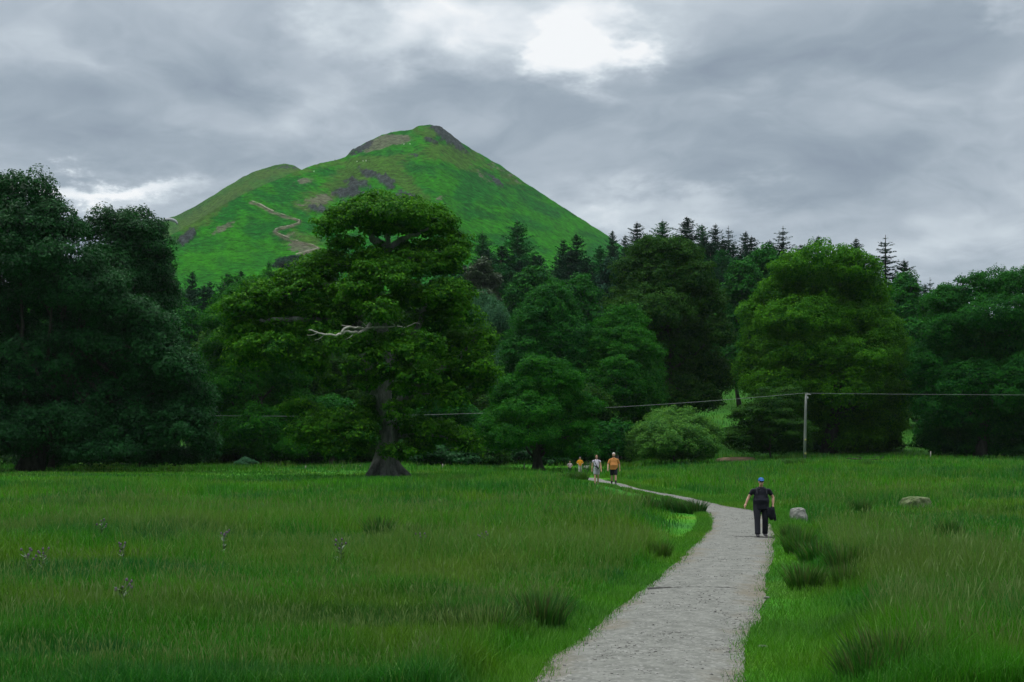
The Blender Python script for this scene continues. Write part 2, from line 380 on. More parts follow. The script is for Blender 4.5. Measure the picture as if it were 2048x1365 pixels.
def build_fell(name, S, yr_f, z0, fp, amp, seed, pxr, rows, mat):
    pxs = np.arange(*pxr); ts = np.concatenate([np.linspace(0, .3, rows//5)[:-1], np.linspace(.3, 1, rows), 1+np.linspace(.01, .5, 14)])
    PXg, TT = np.meshgrid(pxs, ts)
    V = hill_surface(PXg, TT, S, yr_f(PXg), z0, fp, amp, seed)
    vpx = 1024+F*V[..., 0]/V[..., 1]; vpy = HY-F*(V[..., 2]-CZ)/V[..., 1]
    wob = (fbm(vpx*.05, vpy*.07, 11, 4)-.5)*26; wob2 = (fbm(vpx*.05, vpy*.07, 15, 4)-.5)*16
    n_f = fbm(vpx*.13, vpy*.26, 21, 5, .65)
    crag = sstep(gauss(vpx+wob*.5, vpy+wob2*.6, CRAG)+(n_f-.5)*1.5, .42, .62)
    scree = sstep(gauss(vpx+wob*.5, vpy+wob2*.6, SCREE)+(n_f-.5)*1.3, .42, .70)
    dry = sstep(gauss(vpx+wob, vpy+wob2, DRY)+(fbm(vpx*.08, vpy*.16, 25, 5, .6)-.5)*1.5, .38, .95)
    br = fbm(vpx*.02+vpy*.015, vpy*.05-vpx*.02, 31, 4)
    c = np.array([.012, .165, .014])*(1-sstep(br, .35, .65))[..., None]+np.array([.030, .245, .005])*sstep(br, .35, .65)[..., None]
    tx = fbm((vpx*math.cos(.5)+vpy*math.sin(.5))*.10, (vpy*math.cos(.5)-vpx*math.sin(.5))*.42, 41, 4, .7)
    c = c*(.30+.72*tx)[..., None]
    lo = sstep(vpy, 455, 520)*sstep(650-vpx, 0, 150); c = c*(1-lo*.3)[..., None]+np.array([.035, .20, .006])*(lo*.3)[..., None]
    fpd = np.full(vpx.shape, 99.)
    for a_, b_ in zip(FP[:-1], FP[1:]):
        ax, ay = a_; ux, uy = b_[0]-ax, b_[1]-ay; tq = np.clip(((vpx-ax)*ux+(vpy-ay)*uy)/(ux*ux+uy*uy), 0, 1); fpd = np.minimum(fpd, np.hypot(vpx-ax-tq*ux, (vpy-ay-tq*uy)*1.3))
    worn = np.clip(1-fpd/(2.2+5*n_f), 0, 1)*(.25+1.1*fbm(vpx*.12, vpy*.12, 71, 3))
    if name == 'far_hill': c = c*.45+np.array([.050, .095, .022])*.55*(.5+n_f)[..., None]
    def over(c, colr, f): return c*(1-f)[..., None]+np.array(colr)*f[..., None]*(0.75+.5*n_f)[..., None]
    c = over(c, (.060, .115, .018), dry*.7); c = over(c, (.125, .120, .090), scree*.8); c = c*(1-crag*.95)[..., None]+np.array([.045, .052, .056])*(crag*.95)[..., None]*(.1+1.9*fbm(vpx*.35, vpy*.5, 81, 3, .7))[..., None]
    c = over(c, (.13, .12, .085), np.clip(worn*1.5, 0, .9))
    V[..., 2] += crag*((fbm(V[..., 0]*.09, V[..., 1]*.09, 51, 4, .6)-.35)*9) * sstep(1.02-TT, 0, .06)
    V[..., 2] += (fbm(V[..., 0]*.08, V[..., 1]*.05, 61, 3)-.5)*2.2*(1-crag)*sstep(1.0-TT, 0, .04)
    me = grid_mesh(name, V, True, {'col': c.reshape(-1, 3)})
    return tag(link(name, me, mat), kind='structure'), V
m, t, o = new_mat('fell_bracken_and_rock'); at = t.new('ShaderNodeVertexColor'); at.layer_name = 'col'
geo = t.new('ShaderNodeNewGeometry'); P = geo.outputs['Position']
nf = t.noise(P, .16, 8, .78); nb = t.noise(P, .045, 7, .68)
k = t.mix(1.0, at.outputs[0], t.ramp(nf, [(.36, .34), (.64, 1.25)]), 'MULTIPLY')
pbsdf(t, o, k, 1.0, .0, nb, 1.0, 14.0)
M_fell = m
yr1 = lambda px: np.interp(px, YR[:, 0], YR[:, 1])
hill_ob, HV = build_fell('hill', S1, yr1, 40, 1.12, 26, 3, (-500, 1700, 2.0), 330, M_fell)
build_fell('far_hill', S2, lambda px: px*0+2050, 40, 1.25, 30, 9, (-500, 1100, 3.0), 160, M_fell)
_hpx = 1024+F*HV[..., 0]/HV[..., 1]; _hpy = HY-F*(HV[..., 2]-CZ)/HV[..., 1]
def on_hill(px, py):
    """nearest surface point of the hill's front face to a direction"""
    n = 330+65; d = (_hpx-px)**2+(_hpy-py)**2
    i = np.argmin(d); return HV.reshape(-1, 3)[i].copy()
# worn footpath zigzagging up the hill
pts = []
for a, b in zip(FP[:-1], FP[1:]):
    for i in range(5): pts.append(on_hill(a[0]+(b[0]-a[0])*i/5, a[1]+(b[1]-a[1])*i/5))
pts = np.array(pts); pts = smooth(pts, 3)
vis = []
for i, p in enumerate(pts):
    tn = pts[min(i+1, len(pts)-1)]-pts[max(i-1, 0)]; sd_ = np.array([-tn[1], tn[0], 0]); sd_ /= np.linalg.norm(sd_)+1e-6
    wd = max(.08, -.2+1.0*vnoise(i*.8, 0.3))
    e = np.cross(tn, [0, 1., 0]); e /= np.linalg.norm(e)+1e-6
    e = e+np.array([0, 1.7*e[2], 0]); up = np.array([0, -1.2, 1.3])
    vis.append([p+e*wd+up, p-e*wd+up])
me = grid_mesh('hill_footpath', np.array(vis), True)
tag(link('hill_footpath', me, noise_mat('worn_stony_track', (.075, .08, .05), (.17, .16, .12), .4)), kind='structure')

# ------------------------------------------------------------ grass
def blade_mesh(name, x, y, z, h, w, lean, tint, two=True, rng=None):
    n = len(x); yaw = rng.random(n)*2*np.pi; ld = rng.random(n)*2*np.pi
    sx = np.cos(yaw)*w/2; sy = np.sin(yaw)*w/2; lx = np.cos(ld)*lean*h; ly = np.sin(ld)*lean*h
    B = np.stack([x, y, z], -1); S = np.stack([sx, sy, 0*sx], -1); L = np.stack([lx, ly, 0*lx], -1); U = np.stack([0*h, 0*h, h], -1)
    c = np.zeros((n, 5 if two else 3, 3), np.float32)
    if two:
        V = np.stack([B-S, B+S, B+S*.8+L*.25+U*.55, B-S*.8+L*.25+U*.55, B+L+U*(1-.35*lean[:, None])], 1)
        i = np.arange(n)[:, None]*5
        idx = np.concatenate([i+[0, 1, 2, 3], i+[3, 2, 4]], 1)
        sizes = np.tile([4, 3], n); c[:, :, 1] = [0, 0, .5, .5, 1]
    else:
        V = np.stack([B-S, B+S, B+L+U], 1); i = np.arange(n)[:, None]*3
        idx = i+[0, 1, 2]; sizes = np.full(n, 3); c[:, :, 1] = [0, 0, 1]
    c[:, :, 0] = tint[:, 0:1]; c[:, :, 2] = tint[:, 1:2]
    return raw_mesh(name, V.reshape(-1, 3), sizes, idx, False, {'tint': c.reshape(-1, 3)})
PATHC = np.vstack([LE[:300:3], RE[:300][::-3]])
def field_pts(n, y0, y1, p, rng, umax=.40):
    q = rng.random(n); a = 1-p
    y = (y0**a+(y1**a-y0**a)*q)**(1/a); u = (rng.random(n)*2-1)*umax
    return u*y, y
LOWSPOT = [(X(1602, 50), 50.5, .8), (X(1828, 57), 57.5, 1.0)]
def tall(x, y, d):
    """height of the sward in metres"""
    b = fbm(x*.16, y*.16, 2, 3); c = fbm(x*.8, y*.8, 4, 2)
    h = .28+.40*sstep(b, .3, .7)+.34*(c-.5)
    h = h*(1-.55*sstep(y, 92, 112)*sstep(-x, -2, 10)*(1-sstep(y, 135, 150)))      # grazed lawn around the oak
    side = np.where(x > np.interp(y, RD[:, 1], RD[:, 0]), 1, 0)
    verge = np.where(side > 0, sstep(d, .15, 1.7+.5*(y < 30)), sstep(d, .0, np.where(y > 42, 2.8, .95)))
    verge = verge**1.3
    for X_, Y_, r_ in LOWSPOT: h = h*(1-.35*np.exp(-(((x-X_)/r_)**2+((y-Y_+1.6)/2.6)**2)**2))
    return .035+(h-.035)*verge, verge
rng = np.random.default_rng(5)
x, y = field_pts(560000, 14.5, 290, 1.45, rng)
ok = ~in_poly(x, y, PATHC); x, y = x[ok], y[ok]
d = np.full(x.shape, 9.0); near = (np.abs(x-np.interp(y, RD[:, 1], (LD[:, 0]+RD[:, 0])/2)) < 9) & (y < 130)
d[near] = edge_dist(x[near], y[near])
h, vg = tall(x, y, d)
keep = rng.random(len(x)) < .35+.65*vg; x, y, h, vg = x[keep], y[keep], h[keep], vg[keep]
tanm = sstep(fbm(x*.07, y*.05, 12, 3), .42, .6)*(sstep(y, 24, 31)*(1-sstep(y, 44, 52))*.9+.35)*sstep(vg, .7, 1)
seed = (rng.random(len(x)) < tanm*.42).astype(float)
h = h*(.65+.6*rng.random(len(x)))*(1+.3*seed)
w = (.0042+.00040*y)*(.6+.8*rng.random(len(x)))*(1-.25*seed)*(.6+.4*vg)
lean = .12+.5*rng.random(len(x))**1.5
zb = G(x, y)
me = blade_mesh('meadow_grass', x, y, zb-.01, h, w, lean, np.stack([rng.random(len(x)), seed], 1), True, rng)
tag(link('meadow_grass', me, M_grass), 'tall uncut meadow grass with pale seed heads filling the field', 'grass', kind='stuff')
n = 22000; x, y = field_pts(n, 15, 70, 1.3, rng); ok = ~in_poly(x, y, PATHC); x, y = x[ok], y[ok]
d = np.full(x.shape, 9.0); near = np.abs(x-np.interp(y, RD[:, 1], (LD[:, 0]+RD[:, 0])/2)) < 9; d[near] = edge_dist(x[near], y[near]); h, vg = tall(x, y, d)
ok = (vg > .8) & (rng.random(len(x)) < .25+.9*sstep(fbm(x*.12, y*.12, 33, 3), .35, .65)); x, y, h = x[ok], y[ok], h[ok]
h = h*(1.25+.5*rng.random(len(x))); z = G(x, y); a = rng.random(len(x))*6.283; le = .10+.25*rng.random(len(x)); w = .0022+.00022*y; hw_ = w*(1.5+1.3*rng.random(len(x)))
ca, sa = np.cos(a), np.sin(a); yw = rng.random(len(x))*3.14; cx_, sy_ = np.cos(yw), np.sin(yw)
def pt(f, wd, s_): return np.stack([x+ca*le*h*f*f+cx_*wd*s_/2, y+sa*le*h*f*f+sy_*wd*s_/2, z+h*(f-.12*f*f*le)], -1)
V = np.stack([pt(0, w, -1), pt(0, w, 1), pt(.78, w*.6, 1), pt(.78, w*.6, -1), pt(.88, hw_, 1), pt(.88, hw_, -1), pt(1, w*.3, 1)], 1)
c = np.zeros((len(x), 7, 3), np.float32); c[:, :, 0] = rng.random((len(x), 1))*.9; c[:, 4:, 2] = 1; c[:, 2:4, 2] = .6; c[:, :2, 2] = .3
i_ = np.arange(len(x))[:, None]*7
me = raw_mesh('seeding_grass', V.reshape(-1, 3), np.tile([4, 4, 3], len(x)), np.concatenate([i_+[0, 1, 2, 3], i_+[3, 2, 4, 5], i_+[5, 4, 6]], 1), False, {'tint': c.reshape(-1, 3)})
tag(link('seeding_grass', me, make_grass_mat('seeding_grass_heads', head=True)), 'pale feathery seed heads on tall stems standing over the nearer meadow', 'grass', kind='stuff')
# short turf along both borders of the path
n = 130000; s_ = rng.integers(0, 2, n); E = np.where(s_[:, None] == 0, 0, 1)
k_ = (rng.random(n)**1.5*(len(LE)-100)).astype(int)+8
B0 = np.where(E == 0, LE[k_], RE[k_]); out = (LE[k_]-RE[k_]); out /= np.linalg.norm(out, axis=1)[:, None]+1e-9
out = np.where(E == 0, out, -out); off = rng.random(n)**1.2*np.where(s_ == 0, 1.0, 2.2)-.10-(rng.random(n) < .06)*.3*rng.random(n)
x = B0[:, 0]+out[:, 0]*off+(rng.random(n)-.5)*.25; y = B0[:, 1]+out[:, 1]*off+(rng.random(n)-.5)*.25
ok = (y > 13) & (y < 110); x, y, off = x[ok], y[ok], off[ok]; ok = ~in_poly(x, y, PATHC) | (rng.random(len(x)) < .4); x, y, off = x[ok], y[ok], off[ok]
h = (.05+.10*fbm(x*1.1, y*1.1, 7, 3)+.06*np.clip(off, 0, 2))*(.6+.8*rng.random(len(x)))
me = blade_mesh('verge_grass', x, y, G(x, y)-.005, h, (.004+.00035*y)*(.7+.6*rng.random(len(x))), .2+.7*rng.random(len(x)), np.stack([rng.random(len(x)), 0*x], 1), False, rng)
tag(link('verge_grass', me, M_verge), 'short bright trodden grass bordering the gravel path', 'grass', kind='stuff')

# rush clumps: stiff dark tussocks one can count
def rush_proto(seed, r=.45, n=480, hh=.70):
    rg = np.random.default_rng(seed); a = rg.random(n)*2*np.pi; q = rg.random(n)**.6*r*.55
    x = np.cos(a)*q; y = np.sin(a)*q; h = hh*(.35+.7*rg.random(n)); lean = .08+.55*rg.random(n)*q/r*1.8
    yaw = rg.random(n)*2*np.pi; w = .010
    sx = np.cos(yaw)*w; sy = np.sin(yaw)*w; lx = np.cos(a)*lean*h; ly = np.sin(a)*lean*h
    B = np.stack([x, y, 0*x-.03], -1); S = np.stack([sx, sy, 0*sx], -1); L = np.stack([lx, ly, 0*lx], -1); U = np.stack([0*h, 0*h, h], -1)
    V = np.stack([B-S, B+S, B+S*.7+L*.35+U*.55, B-S*.7+L*.35+U*.55, B+L+U*.97], 1); i = np.arange(n)[:, None]*5
    c = np.zeros((n, 5, 3), np.float32); c[:, :, 1] = [0, 0, .5, .5, 1]; c[:, :, 0] = rg.random((n, 1)); c[:, 3:, 2] = (rg.random((n, 1)) < .3)
    return raw_mesh('rush_clump', V.reshape(-1, 3), np.tile([4, 3], n), np.concatenate([i+[0, 1, 2, 3], i+[3, 2, 4]], 1), False, {'tint': c.reshape(-1, 3)})
RP = [rush_proto(s) for s in (1, 2, 3)]
for me in RP: me.materials.append(M_rush)
R_ = random.Random(4)
# (px, py of foot, width px, label)
RUSH = [(1392, 1028, 44, 'dark rush clump at the inside of the path bend, nearest the gravel'), (1362, 1026, 40, 'dark rush clump left of the one at the path bend'), (1330, 1024, 46, 'rush clump third from the path bend in the row left of it'), (1295, 1030, 46, 'rush clump fourth from the path bend in the row left of it'), (1255, 1042, 60, 'wide dark rushes in the middle of the band left of the path bend'), (1205, 1048, 60, 'wide dark rushes left of the middle of the band by the path'), (1155, 1056, 66, 'broadest rushes at the left end of the band near the path'), (1110, 1052, 50, 'outermost rushes at the left end of the dark band'), (1180, 1030, 40, 'rushes behind the left part of the dark band'), (1240, 1022, 40, 'rushes behind the middle of the dark band'), (1290, 1012, 34, 'low rushes behind the row at the path bend, close to the far path'),
        (1600, 1110, 70, 'dark rush clump on the right verge just below the walking man in black'), (1640, 1130, 90, 'wide dark rush clump in the right field below the pale flat boulder'), (1690, 1150, 80, 'rushes right of the wide clump below the pale flat boulder'), (1580, 1078, 44, 'small rush clump touching the right border of the path beside the walking man'), (1610, 1180, 80, 'dark rush clump against the right verge halfway down the path'), (1690, 1185, 60, 'rushes right of the clump halfway down the right verge'),
        (1780, 1365, 190, 'large dark rush tussock at the bottom edge right of the path'), (1730, 1400, 120, 'rushes cut by the bottom edge, left of the large tussock'), (1085, 1262, 100, 'tall rush tussock left of the path with brownish base'), (975, 1290, 110, 'rush tussock in the grass well left of the path bottom'), (900, 1275, 70, 'rushes at the left end of the near pair of tussocks left of the path'), (1320, 1120, 46, 'small reddish rush clump beside the left border of the path'),
        (860, 968, 50, 'rushes in the meadow just right of the oak trunk'), (900, 972, 44, 'rushes right of the oak, second from its trunk'), (930, 968, 40, 'rushes right of the oak, third from its trunk'), (840, 962, 36, 'smallest rushes beside the root of the oak'), (350, 1075, 60, 'rushes at the left end of the dark streak in the left meadow'), (400, 1080, 60, 'rushes in the middle of the dark streak in the left meadow'), (450, 1078, 46, 'rushes at the right end of the dark streak in the left meadow'), (760, 1080, 60, 'rushes in the left half of the middle meadow streak'), (840, 1086, 50, 'rushes in the right half of the middle meadow streak'), (1900, 1080, 60, 'rushes far right in the meadow below the mossy boulder'), (1740, 1060, 50, 'rushes in the right field between the two boulders, nearer one'), (1720, 1030, 44, 'rushes in the right field between the two boulders, farther one'), (1165, 962, 26, 'tiny rushes left of the couple on the path, nearest them'), (1145, 960, 22, 'tiny rushes left of the couple on the path, middle of three'), (1125, 962, 20, 'tiny rushes left of the couple on the path, leftmost of three'), (1580, 934, 22, 'tiny rushes left of the foot of the wooden pole'), (1600, 932, 20, 'tiny rushes at the foot of the wooden pole'), (1730, 934, 26, 'tiny rushes beside the fallen branch')]
for i, (px, py, wpx, lab) in enumerate(RUSH):
    xw, yw = ground_hit(px, py, 12, 190) if py < 1400 else (X(px, 15.6), 15.6)
    s = wpx*yw/F/.62
    s = min(max(s, .6), 1.75)
    o = link('rush_clump', RP[i % 3], None, None, (xw, yw, G1(xw, yw))); o.rotation_euler.z = R_.random()*6.28
    o.scale = (s, s, min(max(.85, s*.8), 1.15)*R_.uniform(.85, 1.05))
    tag(o, lab or 'dark green tussock of stiff rushes rising out of the meadow grass', 'rush clump', 'rush clumps in the meadow')

# stones
def rock_mesh(name, seed, sub=4, rough=.25, flat=1.0):
    import bmesh
    bm = bmesh.new(); bmesh.ops.create_icosphere(bm, subdivisions=sub, radius=1)
    for v in bm.verts:
        p = v.co; nn = fbm(np.array([p.x*1.3+seed+5]), np.array([p.y*1.3+p.z*.9+seed]), seed, 4)[0]
        v.co = p*(1+(nn-.5)*2*rough); v.co.z *= flat
        if v.co.z > .62*flat: v.co.z = .62*flat+(v.co.z-.62*flat)*.25
    me = D.meshes.new(name); bm.to_mesh(me); bm.free()
    me.polygons.foreach_set('use_smooth', np.ones(len(me.polygons), bool)); return me
M_rock = noise_mat('lichened_grey_rock', (.10, .11, .10), (.25, .255, .23), 2.2, .9, .2, .8, .08)
M_moss = noise_mat('mossy_rock', (.035, .07, .016), (.13, .15, .085), 1.6, .95, .1, .8, .08)
def boulder(px, ptop, wpx, Y, lab, mat, seed, hh):
    xw = X(px, Y); zt = Z(ptop, Y); g = G1(xw, Y); r = wpx*Y/F/2
    o = link('boulder', rock_mesh('boulder', seed, 5, .42), mat, None, (xw, Y, zt-hh*.66)); o.scale = (r, r*.8, hh)
    tag(o, lab, 'boulder'); return o
boulder(1600, 1018, 36, 50.5, 'pale grey flat boulder in the grass just right of the walking man in black', M_rock, 3, .50)
boulder(1828, 995, 66, 57.5, 'broad mossy rounded boulder half sunk in the meadow far right', M_moss, 9, .66)
st = rock_mesh('stone', 12, 2, .3, .6)
for px, py, r, lab in [(1525, 1300, .07, 'small pale stone lying on the right verge near the bottom of the path'), (1533, 1200, .06, 'pale stone at the right border of the path below the first water bar'), (1408, 1176, .075, 'dark stone stuck up in the middle of the nearer water bar')]:
    xw, yw = ground_hit(px, py); s2 = link('stone', st, None if st.materials else M_rock, None, (xw, yw, G1(xw, yw)+.04)); s2.scale = (r, r*.8, r*.7); tag(s2, lab, 'stone')
# loose gravel on the path
n = 9000; rg = np.random.default_rng(8)
k_ = (rg.random(n)**1.3*(len(LE)*.55)).astype(int)+8; f_ = rg.random(n)
f_ = np.where(rg.random(n) < .35, np.where(rg.random(n) < .5, f_*.12, 1-f_*.12), f_)
c0 = LE[k_]*(1-f_)[:, None]+RE[k_]*f_[:, None]+(rg.random((n, 2))-.5)*.15
cz = G(c0[:, 0], c0[:, 1])+.012+.05*(1-(2*f_-1)**2)
oc = np.array([(1, 0, 0), (-1, 0, 0), (0, 1, 0), (0, -1, 0), (0, 0, 1), (0, 0, -1)], float); of = np.array([(0, 2, 4), (2, 1, 4), (1, 3, 4), (3, 0, 4), (2, 0, 5), (1, 2, 5), (3, 1, 5), (0, 3, 5)])
sz = (.008+.016*rg.random(n)**2.5)[:, None, None]*(1+.35*rg.standard_normal((n, 6, 1)))*np.array([1, 1, .55])
V = np.concatenate([c0, cz[:, None]], 1)[:, None, :]+oc[None]*sz
me = raw_mesh('gravel', V.reshape(-1, 3), np.full(n*8, 3), (np.arange(n)[:, None, None]*6+of[None]).reshape(-1))
tag(link('gravel', me, noise_mat('loose_gravel', (.09, .09, .085), (.22, .22, .205), 9)), 'loose grey gravel scattered over the path', 'gravel', kind='stuff')
# two shallow water bars set across the path
def water_bar(pa, pb, lab):
    a = np.array(ground_hit(*pa)); b = np.array(ground_hit(*pb)); P = []
    for i in range(25):
        q = a+(b-a)*i/24; z0 = G1(*q)+.05
        w_ = .028*(1+.3*math.sin(i*1.7)); h_ = .018+.008*math.sin(i*2.3+1)
        tp = min(1, i/3+.15, (24-i)/3+.15)
        P.append([(q[0], q[1]-w_*1.2, z0-.05), (q[0], q[1]-w_, z0+h_*tp), (q[0], q[1]+w_, z0+h_*tp), (q[0], q[1]+w_*1.2, z0-.05)])
    tag(link('water_bar', grid_mesh('water_bar', np.array(P)[:, ::-1], False), noise_mat('dark_slate', (.035, .035, .032), (.09, .09, .085), 12)), lab, 'drain bar', 'water bars across the path')
water_bar((1296, 1182), (1470, 1182), 'dark low water bar laid across the path nearest the camera')
water_bar((1462, 1077.5), (1550, 1078), 'dark low water bar across the path at the feet of the walking man')

# thistles standing above the grass
import bmesh
FLW = []
def thistle(px, ptop, Y, lab, hh):
    xw = X(px, Y); g = G1(xw, Y); z1 = Z(ptop, Y); H = max(z1-g, .5)
    root = empty('thistle', (xw, Y, g), R_.random()*6, lab, 'thistle', 'thistles above the meadow grass')
    bm = bmesh.new(); tips = []
    def seg(a, b, r):
        dvec = (b-a); q = dvec.to_track_quat('Z', 'Y').to_matrix().to_4x4()
        bmesh.ops.create_cone(bm, segments=5, radius1=r, radius2=r*.6, depth=dvec.length, matrix=Matrix.Translation((a+b)/2) @ q)
    top = Vector((R_.uniform(-.05, .05), R_.uniform(-.05, .05), H)); seg(Vector((0, 0, 0)), top, .012); tips.append(top)
    for i in range(6):
        f = R_.uniform(.5, .92); a = R_.random()*6.28; b0 = top*f; e = b0+Vector((math.cos(a)*.13, math.sin(a)*.13, .16)); seg(b0, e, .007); tips.append(e)
    for i in range(16):
        f = R_.uniform(.2, .9); a = R_.random()*6.28; b0 = top*f; L_ = R_.uniform(.1, .2)
        dv = Vector((math.cos(a), math.sin(a), .5))*L_; sv = Vector((-math.sin(a), math.cos(a), 0))*.025
        vs = [bm.verts.new(p) for p in (b0, b0+dv*.5+sv, b0+dv, b0+dv*.5-sv)]; bm.faces.new(vs)
    me = D.meshes.new('stem'); bm.to_mesh(me); bm.free(); link('stem', me, M_thst, root)
    if not FLW:
        bm = bmesh.new(); bmesh.ops.create_icosphere(bm, subdivisions=2, radius=.020, matrix=Matrix.Diagonal((1, 1, 1.3, 1)))
        for v in bm.verts: v.co *= 1+.25*R_.random()
        FLW.append(D.meshes.new('flower_head')); bm.to_mesh(FLW[0]); bm.free()
    for p in tips: link('flower_head', FLW[0], M_thfl, root, p)
M_thst = noise_mat('thistle_stem', (.05, .09, .05), (.12, .16, .10), 9); M_thfl = noise_mat('thistle_flower', (.07, .055, .08), (.13, .10, .13), 20)
for px, pt, Y, lab in [(55, 1120, 29, 'leafy thistle furthest left in the meadow'), (84, 1112, 29.5, 'thistle with dark purple heads beside the leftmost one'), (245, 1103, 31, 'slender thistle right of the leftmost pair'), (205, 1042, 38, 'pale thistle farther off at the left'), (250, 1204, 22, 'reddish thistle head nearest the camera at the left'), (445, 1070, 34, 'thistle in the pale seeding grass left of the middle'), (680, 1088, 31, 'thistle with pinkish heads left of the middle'), (968, 1068, 35, 'small thistle in the middle of the meadow'), (845, 1074, 34, 'dark headed thistle left of the middle rushes')]:
    thistle(px, pt, Y, lab, 0)
# fallen branch and the small stakes at the far edge of the field
class MB:
    """collects tubes into one mesh"""
    def __init__(s): s.V = []; s.F = []; s.n = 0
    def tube(s, pts, rs, seg=8, flute=0, cap=True):
        pts = np.asarray(pts, float); rs = np.asarray(rs, float); n = len(pts)
        tn = np.gradient(pts, axis=0); tn /= np.linalg.norm(tn, axis=1)[:, None]+1e-9
        ref = np.array([0, 1, 0.]) if abs(tn[0][1]) < .9 else np.array([1., 0, 0])
        a = np.arange(seg)/seg*2*np.pi
        for i in range(n):
            u = np.cross(tn[i], ref); u /= np.linalg.norm(u)+1e-9; v = np.cross(tn[i], u)
            rr = rs[i]*(1+flute*np.cos(a*3+i*.15)*.5+flute*np.cos(a*7+1)*.35)
            s.V.append(pts[i]+(u[None]*np.cos(a)[:, None]+v[None]*np.sin(a)[:, None])*rr[:, None])
        for i in range(n-1):
            for k in range(seg):
                k2 = (k+1) % seg; s.F.append((s.n+i*seg+k, s.n+i*seg+k2, s.n+(i+1)*seg+k2, s.n+(i+1)*seg+k))
        if cap:
            s.F.append(tuple(s.n+k for k in range(seg))[::-1]); s.F.append(tuple(s.n+(n-1)*seg+k for k in range(seg)))
        s.n += n*seg
    def mesh(s, name, smooth=True):
        return raw_mesh(name, np.concatenate(s.V), [len(f) for f in s.F], [i for f in s.F for i in f], smooth)
def wiggle(a, b, n, amp, rng, sag=0):
    a = np.asarray(a, float); b = np.asarray(b, float); t_ = np.linspace(0, 1, n)[:, None]
    P = a+(b-a)*t_; off = np.cumsum(rng.standard_normal((n, 3)), 0); off -= off[0]+(off[-1]-off[0])*t_
    L = np.linalg.norm(b-a); P = P+off*amp*L/n; P[:, 2] -= sag*L*(4*t_*(1-t_))[:, 0]
    return P

